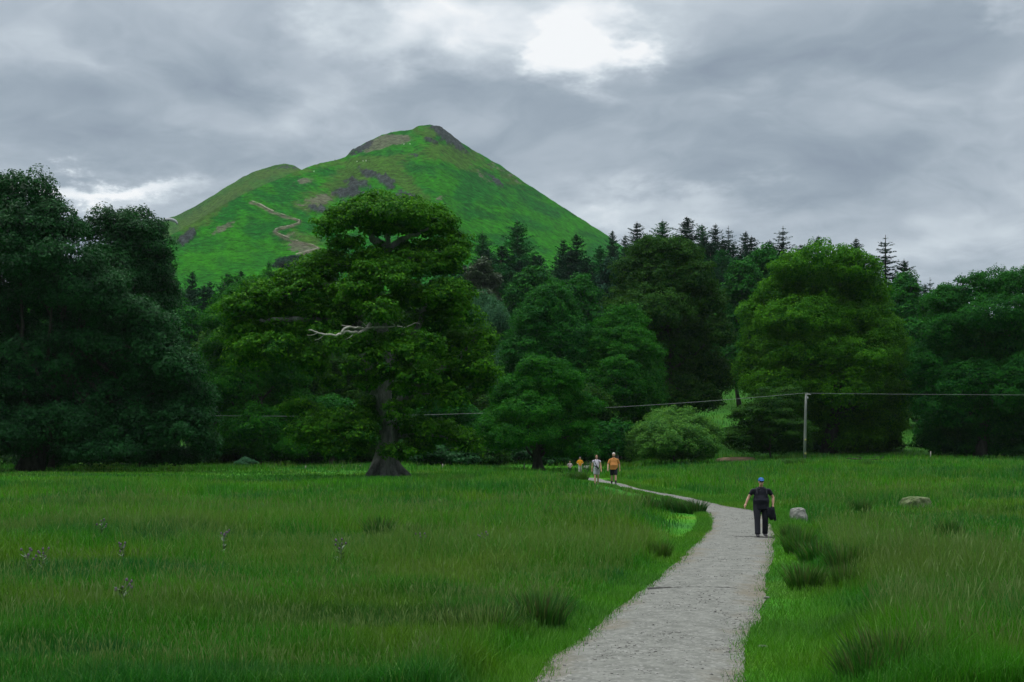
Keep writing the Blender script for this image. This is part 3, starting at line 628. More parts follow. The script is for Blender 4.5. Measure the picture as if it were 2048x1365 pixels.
# ------------------------------------------------------------ foliage
def leaves(name, P, N, S, tint, rng, asp=.62):
    n = len(P); N = N/(np.linalg.norm(N, axis=1)[:, None]+1e-9)
    r = rng.standard_normal((n, 3)); T_ = np.cross(N, r); T_ /= np.linalg.norm(T_, axis=1)[:, None]+1e-9
    B = np.cross(N, T_); S = S[:, None]; a = S*.5; b = S*.5*asp
    V = np.stack([P-T_*a, P-B*b+N*S*.10, P+T_*a, P+B*b+N*S*.10], 1)
    c = np.repeat(tint[:, None, :], 4, 1)
    return raw_mesh(name, V.reshape(-1, 3), np.full(n, 4), np.arange(n*4), False, {'tint': c.reshape(-1, 3)})
def crown(name, lobes, ls, rng, cover=1.5, rc=1.3, mat=None, flat=.5, up=.6, core=True, low=-.55, droop=0.0, shell=.55):
    """lobes: (x,y,z,rx,ry,rz) in metres. Clumps of leaf-sized faces over the lobes' shells"""
    L = np.array(lobes, float); Ps, Ns, Ss, Ts = [], [], [], []
    for li, (cx, cy, cz, rx, ry, rz) in enumerate(L):
        area = 4*np.pi*(((rx*ry)**1.6+(rx*rz)**1.6+(ry*rz)**1.6)/3)**(1/1.6)
        r_ = min(rc, .55*min(rx, rz)+.15); nc_ = max(6, int(area/(r_*r_*1.9)))
        q = rng.standard_normal((nc_, 3)); q /= np.linalg.norm(q, axis=1)[:, None]
        q = q[q[:, 2] > low+.3*rng.random(len(q))]
        rad_ = (.68+.42*rng.random(len(q))**.8)[:, None]
        C = np.array([cx, cy, cz])+q*np.array([rx, ry, rz])*rad_
        ins = np.zeros(len(C), bool)
        for lj, o_ in enumerate(L):
            if lj != li: ins |= (((C-o_[:3])/o_[3:])**2).sum(1) < .50
        C, q = C[~ins], q[~ins]; m_ = len(C)
        if m_ == 0: continue
        cr = r_*(.55+.75*rng.random(m_)); ct = rng.random(m_)
        k_ = np.maximum(6, (cover*cr*cr*3.6/(ls*ls*.31)).astype(int)); idx = np.repeat(np.arange(m_), k_); n = len(idx)
        v = rng.standard_normal((n, 3)); v /= np.linalg.norm(v, axis=1)[:, None]
        flip = (v[:, 2] < 0) & (rng.random(n) < .72); v[flip, 2] *= -1
        rr = (.45+.6*rng.random(n)**.6)[:, None]
        rough = 1+.9*(vnoise(v[:, 0]*2.5+idx, v[:, 1]*2.5+v[:, 2])-.5)[:, None]
        off = v*rr*rough*cr[idx][:, None]*np.array([1, 1, flat])
        off[:, 2] -= droop*(off[:, 0]**2+off[:, 1]**2)/np.maximum(cr[idx], .1)
        Ps.append(C[idx]+off)
        Ns.append(v*.45+q[idx]*.35+np.array([0, 0, up])+rng.standard_normal((n, 3))*.42)
        Ss.append(ls*(.65+.7*rng.random(n))); Ts.append(np.stack([ct[idx], rng.random(n), rng.random(n)], 1))
        ns = int(area*.75*shell/(ls*ls*.31)); w_ = rng.standard_normal((ns, 3)); w_ /= np.linalg.norm(w_, axis=1)[:, None]; w_ = w_[w_[:, 2] > -.75]
        bmp = vnoise(w_[:, 0]*3.1+li*7+w_[:, 2]*1.7, w_[:, 1]*3.1+w_[:, 2]*2.3, li); bm2 = vnoise(w_[:, 0]*8+li*3+w_[:, 2]*5, w_[:, 1]*8+w_[:, 2]*4, li+5)
        Cs = np.array([cx, cy, cz])+w_*np.array([rx, ry, rz])*(.66+.36*bmp+.22*bm2+.06*rng.random(len(w_)))[:, None]
        ins = np.zeros(len(Cs), bool)
        for lj, o_ in enumerate(L):
            if lj != li: ins |= (((Cs-o_[:3])/o_[3:])**2).sum(1) < .55
        kp = ~ins & (rng.random(len(Cs)) < .35+.9*bm2); Cs, w2 = Cs[kp], w_[kp]
        Ps.append(Cs); Ns.append(w2*.7+np.array([0, 0, up*.8])+rng.standard_normal(Cs.shape)*.45); Ss.append(ls*(.65+.7*rng.random(len(Cs)))); Ts.append(np.stack([bmp[kp], rng.random(len(Cs)), rng.random(len(Cs))], 1))
        if core:      # oversized dark-tinted cards added deep inside the lobe to block light
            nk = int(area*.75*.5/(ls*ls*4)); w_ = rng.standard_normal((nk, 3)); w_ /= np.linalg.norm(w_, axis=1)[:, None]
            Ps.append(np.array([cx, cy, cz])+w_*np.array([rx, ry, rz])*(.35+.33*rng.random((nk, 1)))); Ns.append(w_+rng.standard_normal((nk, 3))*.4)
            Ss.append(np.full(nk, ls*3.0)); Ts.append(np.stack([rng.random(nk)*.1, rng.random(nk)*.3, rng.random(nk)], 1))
    P = np.concatenate(Ps); me = leaves(name, P, np.concatenate(Ns), np.concatenate(Ss), np.concatenate(Ts), rng)
    if mat: me.materials.append(mat)
    return me
NLEAF = [0]
M_bark = noise_mat('bark', (.02, .02, .016), (.06, .058, .048), 3.0, .95, .1, .9, .06, (1, 1, .25))
M_oakbark = noise_mat('oak_bark', (.06, .066, .060), (.19, .20, .185), 2.4, .95, .1, 1.0, .10, (1, 1, .25))
M_dead = noise_mat('bleached_dead_wood', (.20, .195, .17), (.40, .39, .36), 3.0, .9, .1, .6, .04)
M_oak = leaf_mat('oak_leaves', (.008, .062, .006), (.032, .145, .004), (.08, .24, .005), .3, .08, .7)
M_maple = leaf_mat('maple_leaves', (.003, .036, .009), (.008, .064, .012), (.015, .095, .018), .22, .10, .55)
M_lime = leaf_mat('lime_leaves', (.014, .090, .006), (.040, .165, .004), (.085, .25, .005), .3, .06, .7)
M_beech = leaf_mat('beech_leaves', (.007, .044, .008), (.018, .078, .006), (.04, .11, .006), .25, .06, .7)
M_mid = leaf_mat('broad_leaves', (.005, .060, .012), (.012, .105, .009), (.028, .145, .009), .25, .06, .7)
M_fresh = leaf_mat('fresh_leaves', (.006, .066, .009), (.015, .120, .006), (.040, .18, .007), .3, .06, .7)
M_pale = leaf_mat('willow_leaves', (.030, .125, .022), (.062, .190, .026), (.11, .25, .035), .35, .08, .7)
M_grey = leaf_mat('greyish_leaves', (.018, .082, .040), (.036, .125, .058), (.06, .16, .07), .3, .08, .7)
M_spruce = leaf_mat('spruce_needles', (.004, .028, .018), (.010, .050, .026), (.02, .075, .03), .12, .05, .8)
M_larch = leaf_mat('larch_needles', (.006, .062, .022), (.013, .095, .022), (.028, .125, .026), .25, .05, .8)
M_copper = leaf_mat('dull_brown_leaves', (.012, .036, .014), (.022, .050, .017), (.035, .07, .02))

def pl(px, py, hw, hh, bx, bz, Y, rng, dep=None, dy=None):
    """a lobe of the crown from its direction, at the tree's own distance"""
    s = Y/F; rx, rz = hw*s, hh*s
    y_ = (rng.random()*2-1)*rx*.9 if dy is None else dy
    return (X(px, Y)-bx, y_, Z(py, Y)-bz, rx, max(rx, rz)*(.9 if dep is None else dep), rz)
def tree_with(name, cat, px, Y, lobes_px, mat, ls, seed, label, group=None, tr=.5, cover=1.5, rc=1.3, tmat=None, **kw):
    rng = np.random.default_rng(seed); bx = X(px, Y); bz = G1(bx, Y)-.1
    root = empty(name, (bx, Y, bz), 0, label, cat, group)
    L = []
    for q in lobes_px:
        L.append(pl(q[0], q[1], q[2], q[3], bx, bz, Y, rng, dy=q[4] if len(q) > 4 else None))
        if tr > .3 and q[1] > HY-70 and seed not in (11, 12, 24, 28): l_ = L[-1]; L[-1] = (l_[0], abs(l_[1])*.5+2.5, *l_[2:])   # low boughs lie further back, under the others
    # fill the middle so that the crown is a volume
    A = np.array(L); c = A[:, :3].mean(0); e = (A[:, :3].max(0)-A[:, :3].min(0))/2
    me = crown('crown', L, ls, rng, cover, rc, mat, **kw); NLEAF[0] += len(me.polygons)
    link('crown', me, None, root)
    mb = MB(); top = c+np.array([0, 0, e[2]*.35]); P = wiggle((0, 0, 0), top, 9, .25, rng)
    mb.tube(P, np.linspace(1, .25, 9)**1.0*tr*np.r_[1.5, 1.1, np.ones(7)], 9, .12)
    for l in L:
        if rng.random() < .8:
            k = rng.integers(2, 7); mb.tube(wiggle(P[k], P[k]+(np.array(l[:3])-P[k])*.7, 6, .35, rng), np.linspace(tr*.32, tr*.08, 6), 6)
    link('trunk', mb.mesh('trunk'), tmat or M_bark, root)
    return root
def auto_lobes(px, ptop, pbot, hw, rng, n=11):
    """lobes of a rounded crown"""
    L = []; H = pbot-ptop
    for i in range(n):
        f = (i+.5)/n; yy = ptop+H*(.10+.80*f)
        prof = math.sqrt(max(.12, 1-(1.55*(1-f)-.55)**2)) if f < .64 else 1-.25*(f-.64)
        k = .40+.18*rng.random(); sd_ = (-1)**i*rng.uniform(.35, 1)
        L.append((px+sd_*hw*prof*(1-k*.85), yy, hw*k*(.55+.45*prof), max(H*.15, hw*k*.62)*(.9+.3*rng.random())))
    L.append((px, ptop+H*.16, hw*.42, H*.16)); L.append((px, ptop+H*.5, hw*.62, H*.30)); L.append((px, ptop+H*.78, hw*.7, H*.2))
    return L
# ---- the great oak
Yo = 116.0
OAK = [(770, 418, 82, 26), (705, 440, 52, 26), (848, 446, 58, 32), (735, 405, 34, 16), (800, 440, 60, 24), (905, 486, 32, 22), (880, 505, 44, 24), (830, 500, 44, 20), (660, 462, 30, 20), (690, 490, 30, 16), (760, 462, 34, 14),
       (640, 520, 40, 24), (625, 550, 40, 30), (690, 530, 50, 28), (750, 532, 50, 28), (815, 540, 50, 30), (870, 535, 42, 26), (915, 520, 22, 18),
       (540, 585, 50, 24), (500, 615, 44, 24), (465, 625, 30, 24), (600, 590, 46, 28), (560, 640, 60, 36), (480, 665, 50, 30), (650, 600, 50, 32), (720, 600, 50, 34), (830, 600, 52, 30), (890, 600, 42, 34), (930, 640, 36, 30), (870, 650, 46, 30), (955, 690, 34, 36), (900, 700, 46, 34), (945, 740, 44, 30), (965, 775, 22, 18), (880, 760, 50, 34), (905, 800, 40, 22), (840, 810, 30, 18),
       (640, 650, 50, 34), (560, 700, 54, 32), (500, 720, 46, 30), (620, 720, 40, 26), (660, 765, 22, 16), (630, 740, 24, 20), (690, 640, 40, 26), (600, 660, 30, 26),
       (880, 870, 50, 24), (930, 890, 34, 20), (840, 860, 40, 26), (830, 900, 34, 18), (700, 850, 60, 26), (640, 870, 60, 28), (690, 895, 50, 22), (740, 820, 36, 24), (745, 700, 34, 22, -4), (800, 690, 36, 22, -4), (770, 640, 40, 24, -5), (825, 720, 34, 20, -5), (700, 700, 34, 22, -4), (840, 760, 34, 18, -5), (725, 745, 24, 16, -5), (790, 745, 22, 14, -5), (735, 590, 36, 20, -4), (790, 570, 36, 20, -4), (800, 830, 26, 18, -4), (735, 870, 30, 18, -4), (600, 820, 40, 20), (750, 560, 30, 20, -4), (920, 590, 30, 20), (580, 560, 36, 18), (800, 905, 30, 14, -3), (860, 700, 30, 20, -5), (768, 758, 26, 15, -4), (742, 775, 20, 12, -4), (815, 785, 26, 15, -4), (760, 725, 22, 14, -5)]
rng = np.random.default_rng(42); bx = X(770, Yo); bz = G1(bx, Yo)-.15
oak = empty('oak_tree', (bx, Yo, bz), 0, 'huge spreading veteran oak with flared trunk standing alone in the meadow', 'tree')
Lo = [pl(q[0], q[1], q[2], q[3], bx, bz, Yo, rng, dy=q[4] if len(q) > 4 else None) for q in OAK]
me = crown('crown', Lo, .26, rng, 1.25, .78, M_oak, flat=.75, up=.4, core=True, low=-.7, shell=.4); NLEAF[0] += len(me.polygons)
link('crown', me, None, oak)
def op(px, py, dy=0.0): return np.array([X(px, Yo)-bx, dy, Z(py, Yo)-bz])
mb = MB()
def limb(pts, r0, r1, seg=9, flute=.08, sub=5):
    P = np.array([op(*p) for p in pts]); s = np.r_[0, np.cumsum(np.linalg.norm(np.diff(P, axis=0), axis=1))]
    q = np.linspace(0, s[-1], (len(P)-1)*sub+1); Q = np.stack([np.interp(q, s, P[:, i]) for i in range(3)], 1)
    Q = smooth(Q, 3); Q[1:-1] += rng.standard_normal(Q[1:-1].shape)*min(r1, .12)*.6
    mb.tube(Q, np.interp(q, [0, s[-1]], [r0, r1]), seg, flute)
P = np.array([op(769, 960), op(769, 950), op(770, 937), op(772, 922), op(775, 905), op(780, 880), op(783, 855), op(778, 830), op(768, 808), op(761, 785), op(756, 765)])
mb.tube(P, [1.60, 1.30, 1.08, .94, .84, .72, .64, .64, .70, .64, .50], 26, .22)
for a in np.arange(0, 6.28, .78):       # buttress roots
    e = np.array([math.cos(a)*(2.0+.5*math.cos(a*5)), math.sin(a)*2.1, -.05]); mb.tube([e*.25+[0, 0, 1.5], e*.5+[0, 0, .75], e*.75+[0, 0, .3], e+[0, 0, -.1]], [.36, .34, .26, .08], 8, .1)
limb([(790, 948), (806, 953), (826, 958)], .45, .10)
limb([(760, 800), (745, 765), (730, 720), (722, 680), (715, 630)], .60, .32)
limb([(765, 800), (772, 750), (768, 690), (758, 640), (748, 590), (760, 555), (768, 520), (778, 495)], .70, .34)
limb([(772, 760), (790, 720), (815, 690), (835, 660), (850, 610), (862, 560)], .36, .14)
limb([(782, 850), (800, 800), (840, 765), (880, 745), (920, 715), (955, 670)], .46, .12)
limb([(776, 850), (790, 815), (830, 790), (900, 790)], .24, .08)
limb([(722, 680), (690, 650), (640, 640), (580, 640), (520, 640)], .42, .12)
limb([(748, 600), (700, 575), (640, 570), (560, 595)], .36, .10)
limb([(778, 495), (750, 485), (738, 465), (748, 450), (745, 432), (725, 420)], .34, .12)
limb([(778, 500), (800, 480), (830, 470), (860, 455)], .26, .08)
limb([(778, 498), (775, 470), (790, 445), (800, 425)], .22, .06)
limb([(768, 520), (820, 520), (870, 510), (910, 490)], .26, .07)
limb([(760, 540), (700, 530), (650, 530)], .22, .07)
limb([(776, 880), (820, 870), (870, 870), (920, 885)], .22, .05)
limb([(774, 870), (720, 850), (650, 860)], .22, .05)
link('trunk', mb.mesh('trunk'), M_oakbark, oak)
for k, br in enumerate([[(752, 655, -4), (745, 668, -4.5), (735, 677, -5), (722, 676, -5.2), (710, 672, -5.4), (700, 678, -5.6), (692, 684, -5.8), (675, 683, -6), (655, 679, -6.2), (640, 674, -6.4)],
                        [(700, 678, -5.6), (704, 668, -5.6), (715, 665, -5.4), (726, 668, -5.2), (735, 665, -5)],
                        [(778, 664, -4.2), (760, 664, -4.5), (745, 668, -4.7), (728, 667, -5), (715, 664, -5.2), (700, 663, -5.6)],
                        [(778, 664, -4.2), (800, 662, -4.4), (820, 666, -4.6), (832, 660, -4.8)], [(800, 662, -4.4), (790, 655, -4.6), (782, 650, -4.6)], [(815, 664, -4.6), (822, 674, -4.8), (812, 680, -5)],
                        [(655, 679, -6.2), (645, 684, -6.3), (636, 683, -6.3)], [(668, 682, -6), (660, 690, -6.1), (650, 693, -6.1)], [(722, 676, -5.2), (716, 686, -5.4), (706, 690, -5.6)], [(832, 660, -4.8), (842, 655, -4.9), (848, 660, -5)], [(745, 664, -4.5), (738, 655, -4.7), (728, 652, -4.8)]]):
    mb = MB(); r0 = [.15, .11, .09, .06, .04, .04, .035, .035, .04, .03, .035][k]
    limb(br, r0, r0*.35, 7, .1, 3); link('dead_branch', mb.mesh('dead_branch'), M_dead, oak)

# ---- the named broadleaf trees
tree_with('sycamore_tree', 'tree', 60, 140, [(65, 405, 66, 42), (10, 420, 80, 50), (-70, 440, 80, 60), (120, 455, 54, 36), (60, 480, 90, 50), (-20, 520, 110, 80), (120, 530, 90, 50), (175, 585, 84, 50), (60, 600, 110, 70), (-80, 640, 120, 100), (230, 620, 66, 44), (280, 650, 60, 40), (180, 680, 110, 60), (330, 705, 52, 40), (370, 745, 44, 38), (300, 740, 80, 50), (60, 740, 140, 80), (-80, 800, 140, 90), (200, 800, 110, 70), (385, 790, 36, 34), (340, 810, 70, 50), (370, 865, 54, 44), (280, 870, 80, 44), (130, 855, 100, 44), (-20, 880, 120, 40), (410, 900, 26, 24), (220, 905, 80, 22), (330, 915, 60, 16)], M_maple, .27, 11,
          'enormous dark sycamore with drooping leaf masses filling the left edge', tr=1.0, cover=1.1, rc=1.1, flat=.9, up=.3, low=-.8, droop=.2)
tree_with('sycamore_tree', 'tree', 290, 162, [(215, 450, 34, 26), (245, 460, 44, 34), (285, 462, 44, 34), (310, 490, 40, 36), (250, 505, 50, 40), (325, 535, 30, 34), (300, 550, 48, 40), (240, 560, 60, 40), (315, 590, 34, 34), (200, 520, 40, 30), (190, 470, 24, 22), (260, 620, 60, 50), (300, 660, 44, 50), (200, 700, 90, 60), (260, 780, 90, 80), (230, 870, 90, 60)], M_maple, .28, 12,
          'dark sycamore behind the big left one, its knobbly top against the sky', tr=.6, cover=1.1, rc=1.0, flat=.9, up=.35, low=-.8, droop=.2)
tree_with('beech_tree', 'tree', 1345, 205, [(1310, 500, 52, 26), (1345, 515, 60, 34), (1265, 545, 40, 30), (1385, 560, 40, 34), (1330, 565, 80, 40), (1250, 600, 40, 34), (1415, 610, 34, 36), (1300, 630, 80, 46), (1380, 650, 66, 46), (1235, 660, 34, 30), (1440, 670, 28, 34), (1310, 710, 90, 50), (1410, 740, 56, 50), (1250, 730, 50, 40), (1440, 760, 28, 40), (1340, 790, 90, 50), (1270, 800, 60, 44), (1400, 800, 36, 30), (1330, 860, 60, 44), (1300, 900, 60, 24)], M_beech, .30, 21,
          'tall dark domed beech in the middle right, behind the pale willow bush', tr=.8, cover=1.1, rc=.95, flat=.8, up=.35, low=-.75, droop=.1)
tree_with('lime_tree', 'tree', 1660, 195, [(1640, 528, 70, 34), (1590, 545, 50, 32), (1690, 545, 56, 34), (1555, 590, 44, 32), (1730, 580, 44, 36), (1640, 585, 90, 46), (1515, 625, 34, 28), (1755, 625, 32, 34), (1590, 645, 80, 40), (1690, 645, 80, 44), (1520, 680, 34, 36), (1760, 665, 34, 26), (1780, 690, 36, 26), (1610, 710, 100, 44), (1710, 720, 80, 50), (1505, 735, 34, 36), (1785, 730, 32, 34), (1560, 770, 66, 40), (1660, 780, 100, 50), (1760, 790, 56, 40), (1810, 790, 18, 26), (1510, 780, 26, 28), (1640, 840, 110, 40), (1760, 845, 60, 36), (1700, 880, 90, 34), (1780, 880, 26, 20)], M_lime, .28, 22,
          'great domed lime tree, brightest yellow green crown, behind the wooden pole', tr=.9, cover=1.1, rc=.9, flat=.85, up=.35, low=-.75, droop=.1)
tree_with('ash_tree', 'tree', 1960, 188, [(1995, 570, 44, 26), (1960, 590, 50, 34), (2040, 585, 60, 36), (2090, 620, 60, 50), (1895, 605, 36, 26), (1915, 640, 44, 34), (1990, 640, 80, 44), (1880, 670, 36, 36), (1950, 700, 80, 50), (2050, 690, 80, 60), (1860, 740, 40, 44), (1930, 770, 80, 50), (2030, 780, 90, 60), (1860, 800, 38, 40), (1900, 830, 60, 36), (1990, 850, 90, 44), (2080, 840, 70, 60), (1880, 875, 26, 30), (1930, 895, 60, 20), (2020, 900, 80, 20)], M_mid, .27, 23,
          'broad mid green ash filling the right edge beyond the boulders', tr=.7, cover=1.1, rc=.9, flat=.9, up=.35, low=-.75)
tree_with('broadleaf_tree', 'tree', 1078, 150, [(1070, 735, 34, 20), (1100, 755, 50, 26), (1130, 770, 26, 24), (1040, 775, 44, 24), (1090, 790, 60, 30), (1005, 795, 26, 20), (1150, 810, 40, 26), (1060, 825, 60, 30), (1180, 815, 24, 18), (1010, 835, 40, 24), (1120, 850, 60, 30), (985, 860, 30, 22), (1170, 860, 28, 28), (1050, 870, 60, 28), (1120, 900, 50, 22), (1010, 890, 40, 20), (1160, 900, 26, 18)], M_fresh, .21, 24,
          'low rounded bright green tree on a short dark trunk, left of the walkers', tr=.55, cover=1.1, rc=.7, flat=.85, up=.35, low=-.75)
tree_with('broadleaf_tree', 'tree', 1090, 190, auto_lobes(1095, 582, 900, 112, np.random.default_rng(3), 14), M_mid, .27, 25,
          'dense dark green rounded tree directly behind the low bright one', tr=.6, cover=1.1, rc=.9, flat=.85, up=.35, low=-.75)
tree_with('broadleaf_tree', 'tree', 1240, 186, auto_lobes(1240, 628, 905, 98, np.random.default_rng(4), 13), M_fresh, .26, 26,
          'bright sided rounded tree between the dark beech and the low tree', tr=.5, cover=1.1, rc=.85, flat=.85, up=.35, low=-.75)
tree_with('birch_tree', 'tree', 975, 205, [(975, 615, 28, 22), (965, 640, 34, 28), (990, 650, 32, 30), (975, 685, 38, 36), (1000, 700, 28, 30), (960, 720, 34, 30), (985, 760, 44, 40), (1000, 800, 40, 34)], M_grey, .24, 27,
          'pale greyish weeping birch just right of the great oak', tr=.3, cover=1.4, rc=1.2, flat=1.2, up=.1, low=-.8, droop=.7)
tree_with('broadleaf_tree', 'tree', 520, 171, [(500, 580, 40, 22), (540, 595, 40, 24), (470, 610, 40, 26), (450, 650, 40, 30), (520, 640, 50, 34), (560, 680, 50, 36), (440, 700, 40, 34), (490, 710, 60, 40), (420, 745, 30, 30), (560, 750, 50, 40), (470, 780, 60, 40), (580, 820, 50, 44), (430, 820, 40, 40), (510, 860, 60, 44), (440, 890, 50, 26), (560, 900, 60, 24)], M_fresh, .24, 28,
          'bright topped leafy tree between the left sycamores and the oak', tr=.45, cover=1.1, rc=.8, flat=.85, up=.35)
def bush(name, cat, px, Y, lobes, mat, ls, seed, label, group=None, **kw):
    return tree_with(name, cat, px, Y, lobes, mat, ls, seed, label, group, tr=.12, **kw)
bush('willow_bush', 'bush', 1350, 172, [(1350, 845, 50, 26), (1310, 860, 36, 26), (1390, 858, 38, 26), (1280, 885, 26, 24), (1420, 885, 24, 26), (1340, 885, 56, 30), (1395, 890, 36, 28), (1300, 905, 36, 18), (1375, 910, 60, 14), (1265, 905, 14, 16)], M_pale, .20, 31,
     'pale silvery green dome of a willow bush at the wood edge', cover=1.6, rc=.8, flat=.9, up=.5)
bush('rhododendron_bush', 'bush', 1540, 176, [(1540, 815, 40, 34), (1580, 800, 30, 26), (1500, 840, 34, 30), (1560, 860, 50, 34), (1490, 880, 40, 28), (1600, 880, 34, 30), (1540, 890, 60, 26), (1462, 875, 18, 22)], M_beech, .20, 32,
     'dark layered bush behind the wooden pole, below the lime tree', cover=1.5, rc=1.0, flat=.4)
bush('laurel_bush', 'bush', 487, 160, [(480, 930, 14, 8), (500, 931, 13, 8), (488, 924, 12, 6)], M_grey, .17, 33, 'small bluish green bush at the left wood edge below the dark trees', cover=1.8, rc=.5)
for i, (px, pt, pb, hw, Y, mt, lab) in enumerate([
    (660, 800, 925, 90, 172, M_mid, 'shaded tree under the oak branches, left of its trunk'), (880, 800, 925, 90, 175, M_mid, 'shaded tree behind the oak, right of its trunk'),
    (600, 640, 900, 100, 190, M_beech, 'tall dark tree directly behind the left side of the oak'), (760, 620, 900, 110, 195, M_beech, 'tall dark tree directly behind the trunk of the oak'), (900, 640, 900, 100, 192, M_beech, 'tall dark tree behind the right side of the oak'),
    (440, 660, 900, 80, 185, M_beech, 'dark tree behind the bright topped one at the left'), (1000, 790, 920, 60, 182, M_beech, 'dark low tree in the gap between the oak and the low bright tree'),
    (1190, 780, 915, 60, 178, M_beech, 'dark understorey tree above the two far walkers'), (1230, 850, 918, 50, 170, M_mid, 'dark bush just behind the couple on the path'),
    (1800, 560, 860, 60, 230, M_mid, 'dark tree in the gap between the lime tree and the right ash'), (1880, 580, 700, 50, 240, M_fresh, 'rounded tree top behind the left shoulder of the right ash'),
    (1480, 530, 790, 70, 255, M_mid, 'dark tree between the domed beech and the bright lime'), (1530, 500, 700, 70, 260, M_mid, 'green tree top behind the left shoulder of the lime'), (1150, 560, 800, 90, 235, M_mid, 'soft green tree behind the dense dark middle tree'),
    (1060, 540, 720, 70, 260, M_mid, 'green tree below the tall larches in the middle'), (965, 522, 620, 36, 270, M_copper, 'dull brownish tree top right of the oak crown'), (890, 560, 760, 60, 240, M_mid, 'tree behind the upper right of the oak crown'),
    (1230, 520, 700, 60, 270, M_spruce, 'dark blue green tree left of the domed beech'), (640, 540, 700, 60, 270, M_mid, 'tree behind the upper left of the oak crown'), (720, 545, 700, 60, 280, M_mid, 'tree behind the centre of the oak crown'), (820, 560, 720, 60, 262, M_beech, 'dark tree behind the fork of the oak'),
    (380, 620, 800, 50, 240, M_mid, 'mid green tree behind the right shoulder of the sycamores'), (345, 590, 760, 50, 280, M_mid, 'distant tree in the notch right of the sycamores'), (470, 560, 700, 44, 290, M_mid, 'distant rounded tree below the green hillside'), (540, 545, 680, 40, 300, M_fresh, 'bright distant tree below the hillside'),
    (100, 820, 935, 100, 150, M_maple, 'low dark growth under the left sycamores'), (1860, 840, 915, 26, 200, M_mid, 'small tree beside the sunlit gap at the right'), (1310, 700, 890, 60, 240, M_beech, 'dark tree behind the foot of the domed beech'),
    (1650, 700, 905, 110, 225, M_beech, 'dark tree behind the foot of the lime'), (2000, 640, 900, 110, 225, M_beech, 'dark tree behind the right ash'), (2100, 600, 910, 90, 200, M_mid, 'tree cut off by the right edge')]):
    deep = (Z(pt, Y)-Z(pb, Y)); lsz = .0017*Y if Y < 185 else .0020*Y
    tree_with('broadleaf_tree', 'tree', px, Y, auto_lobes(px, pt, pb, hw, np.random.default_rng(60+i), 8 if Y < 200 else 7), mt, lsz, 60+i, lab, 'broadleaf trees of the wood', tr=.35, cover=1.0, rc=1.0, flat=.85, up=.35, low=-.75)

# ---- undergrowth closing the wood edge; dark leaf colours stand in for its shade
UG = []
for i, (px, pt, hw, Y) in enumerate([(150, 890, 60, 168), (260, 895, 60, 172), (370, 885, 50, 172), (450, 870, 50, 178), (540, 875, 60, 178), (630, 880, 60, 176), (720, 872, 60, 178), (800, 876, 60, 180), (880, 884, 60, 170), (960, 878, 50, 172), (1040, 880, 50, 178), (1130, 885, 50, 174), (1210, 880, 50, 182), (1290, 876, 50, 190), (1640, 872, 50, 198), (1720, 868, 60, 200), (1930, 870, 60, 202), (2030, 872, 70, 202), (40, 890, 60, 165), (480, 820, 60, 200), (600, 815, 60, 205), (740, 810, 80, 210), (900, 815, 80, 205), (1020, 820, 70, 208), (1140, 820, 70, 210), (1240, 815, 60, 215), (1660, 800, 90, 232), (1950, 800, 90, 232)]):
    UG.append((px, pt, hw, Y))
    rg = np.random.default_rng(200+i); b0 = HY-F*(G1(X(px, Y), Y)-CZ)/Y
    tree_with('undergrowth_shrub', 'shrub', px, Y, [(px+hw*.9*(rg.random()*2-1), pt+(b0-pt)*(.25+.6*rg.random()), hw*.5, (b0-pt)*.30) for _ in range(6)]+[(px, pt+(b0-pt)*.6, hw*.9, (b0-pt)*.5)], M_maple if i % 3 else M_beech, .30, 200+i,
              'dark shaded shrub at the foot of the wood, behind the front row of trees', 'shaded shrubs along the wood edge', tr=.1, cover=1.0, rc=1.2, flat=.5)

# ---- conifers
def conifer_mesh(H, R, nwh, seed, dens=1.0, droop=.25, gap=0.0, larch=False, bare=.12):
    rg = np.random.default_rng(seed); Ps, Ns, Ss, Ts = [], [], [], []
    for i in range(nwh):
        f = min(.995, (i+rg.random()*(.6 if gap > .15 else 2.4))/nwh); zb = H*(bare+(1-bare)*f); r = R*((1-f)**.60)*(.70+.45*rg.random())+.12
        nb = (5 if gap > .15 else 3)+int(4*rg.random()); a0 = rg.random()*6.28
        for b in range(nb):
            if rg.random() < gap: continue
            a = a0+b*6.283/nb+rg.random()*.5; rl = r*(.42+.75*rg.random()); k = max(4, int(rl*dens*11)); s = (np.arange(k)+rg.random(k))/k
            side = (rg.random(k)*2-1)*(.10+.22*np.sin(np.pi*np.clip(s, 0, 1)))*rl
            rise = (.30-droop*1.6*s+.55*s*s*(.8 if not larch else .3))*rl*.55+(f*.5*rl*s)
            Ps.append(np.stack([np.cos(a)*rl*s-np.sin(a)*side, np.sin(a)*rl*s+np.cos(a)*side, zb+rise-np.abs(side)*.35+(rg.random(k)-.5)*.22], 1))
            Ns.append(np.array([0, 0, 1.])+rg.standard_normal((k, 3))*(.45 if not larch else .7)); Ss.append((.42 if not larch else .36)*(.7+.8*rg.random(k))*(1.25-.45*f))
            Ts.append(np.stack([np.full(k, rg.random()), rg.random(k), rg.random(k)], 1))
    k = 14; s = np.arange(k)/k; Ps.append(np.stack([0*s, 0*s, H*.965+s*H*.04], 1)); Ns.append(rg.standard_normal((k, 3))); Ss.append(.22*(1.1-s)); Ts.append(rg.random((k, 3)))
    return leaves('crown', np.concatenate(Ps), np.concatenate(Ns), np.concatenate(Ss), np.concatenate(Ts), rg, .5)
SPR = [conifer_mesh(30, 6.2, 84, s, 1.8, .3, .08) for s in (1, 2, 3)]; SPARSE = [conifer_mesh(30, 5.6, 36, s, 1.3, .35, .25) for s in (4, 5)]; LAR = [conifer_mesh(30, 7.0, 88, s, 2.1, .12, .05, True) for s in (6, 7)]
for me in SPR+SPARSE: me.materials.append(M_spruce)
for me in LAR: me.materials.append(M_larch)
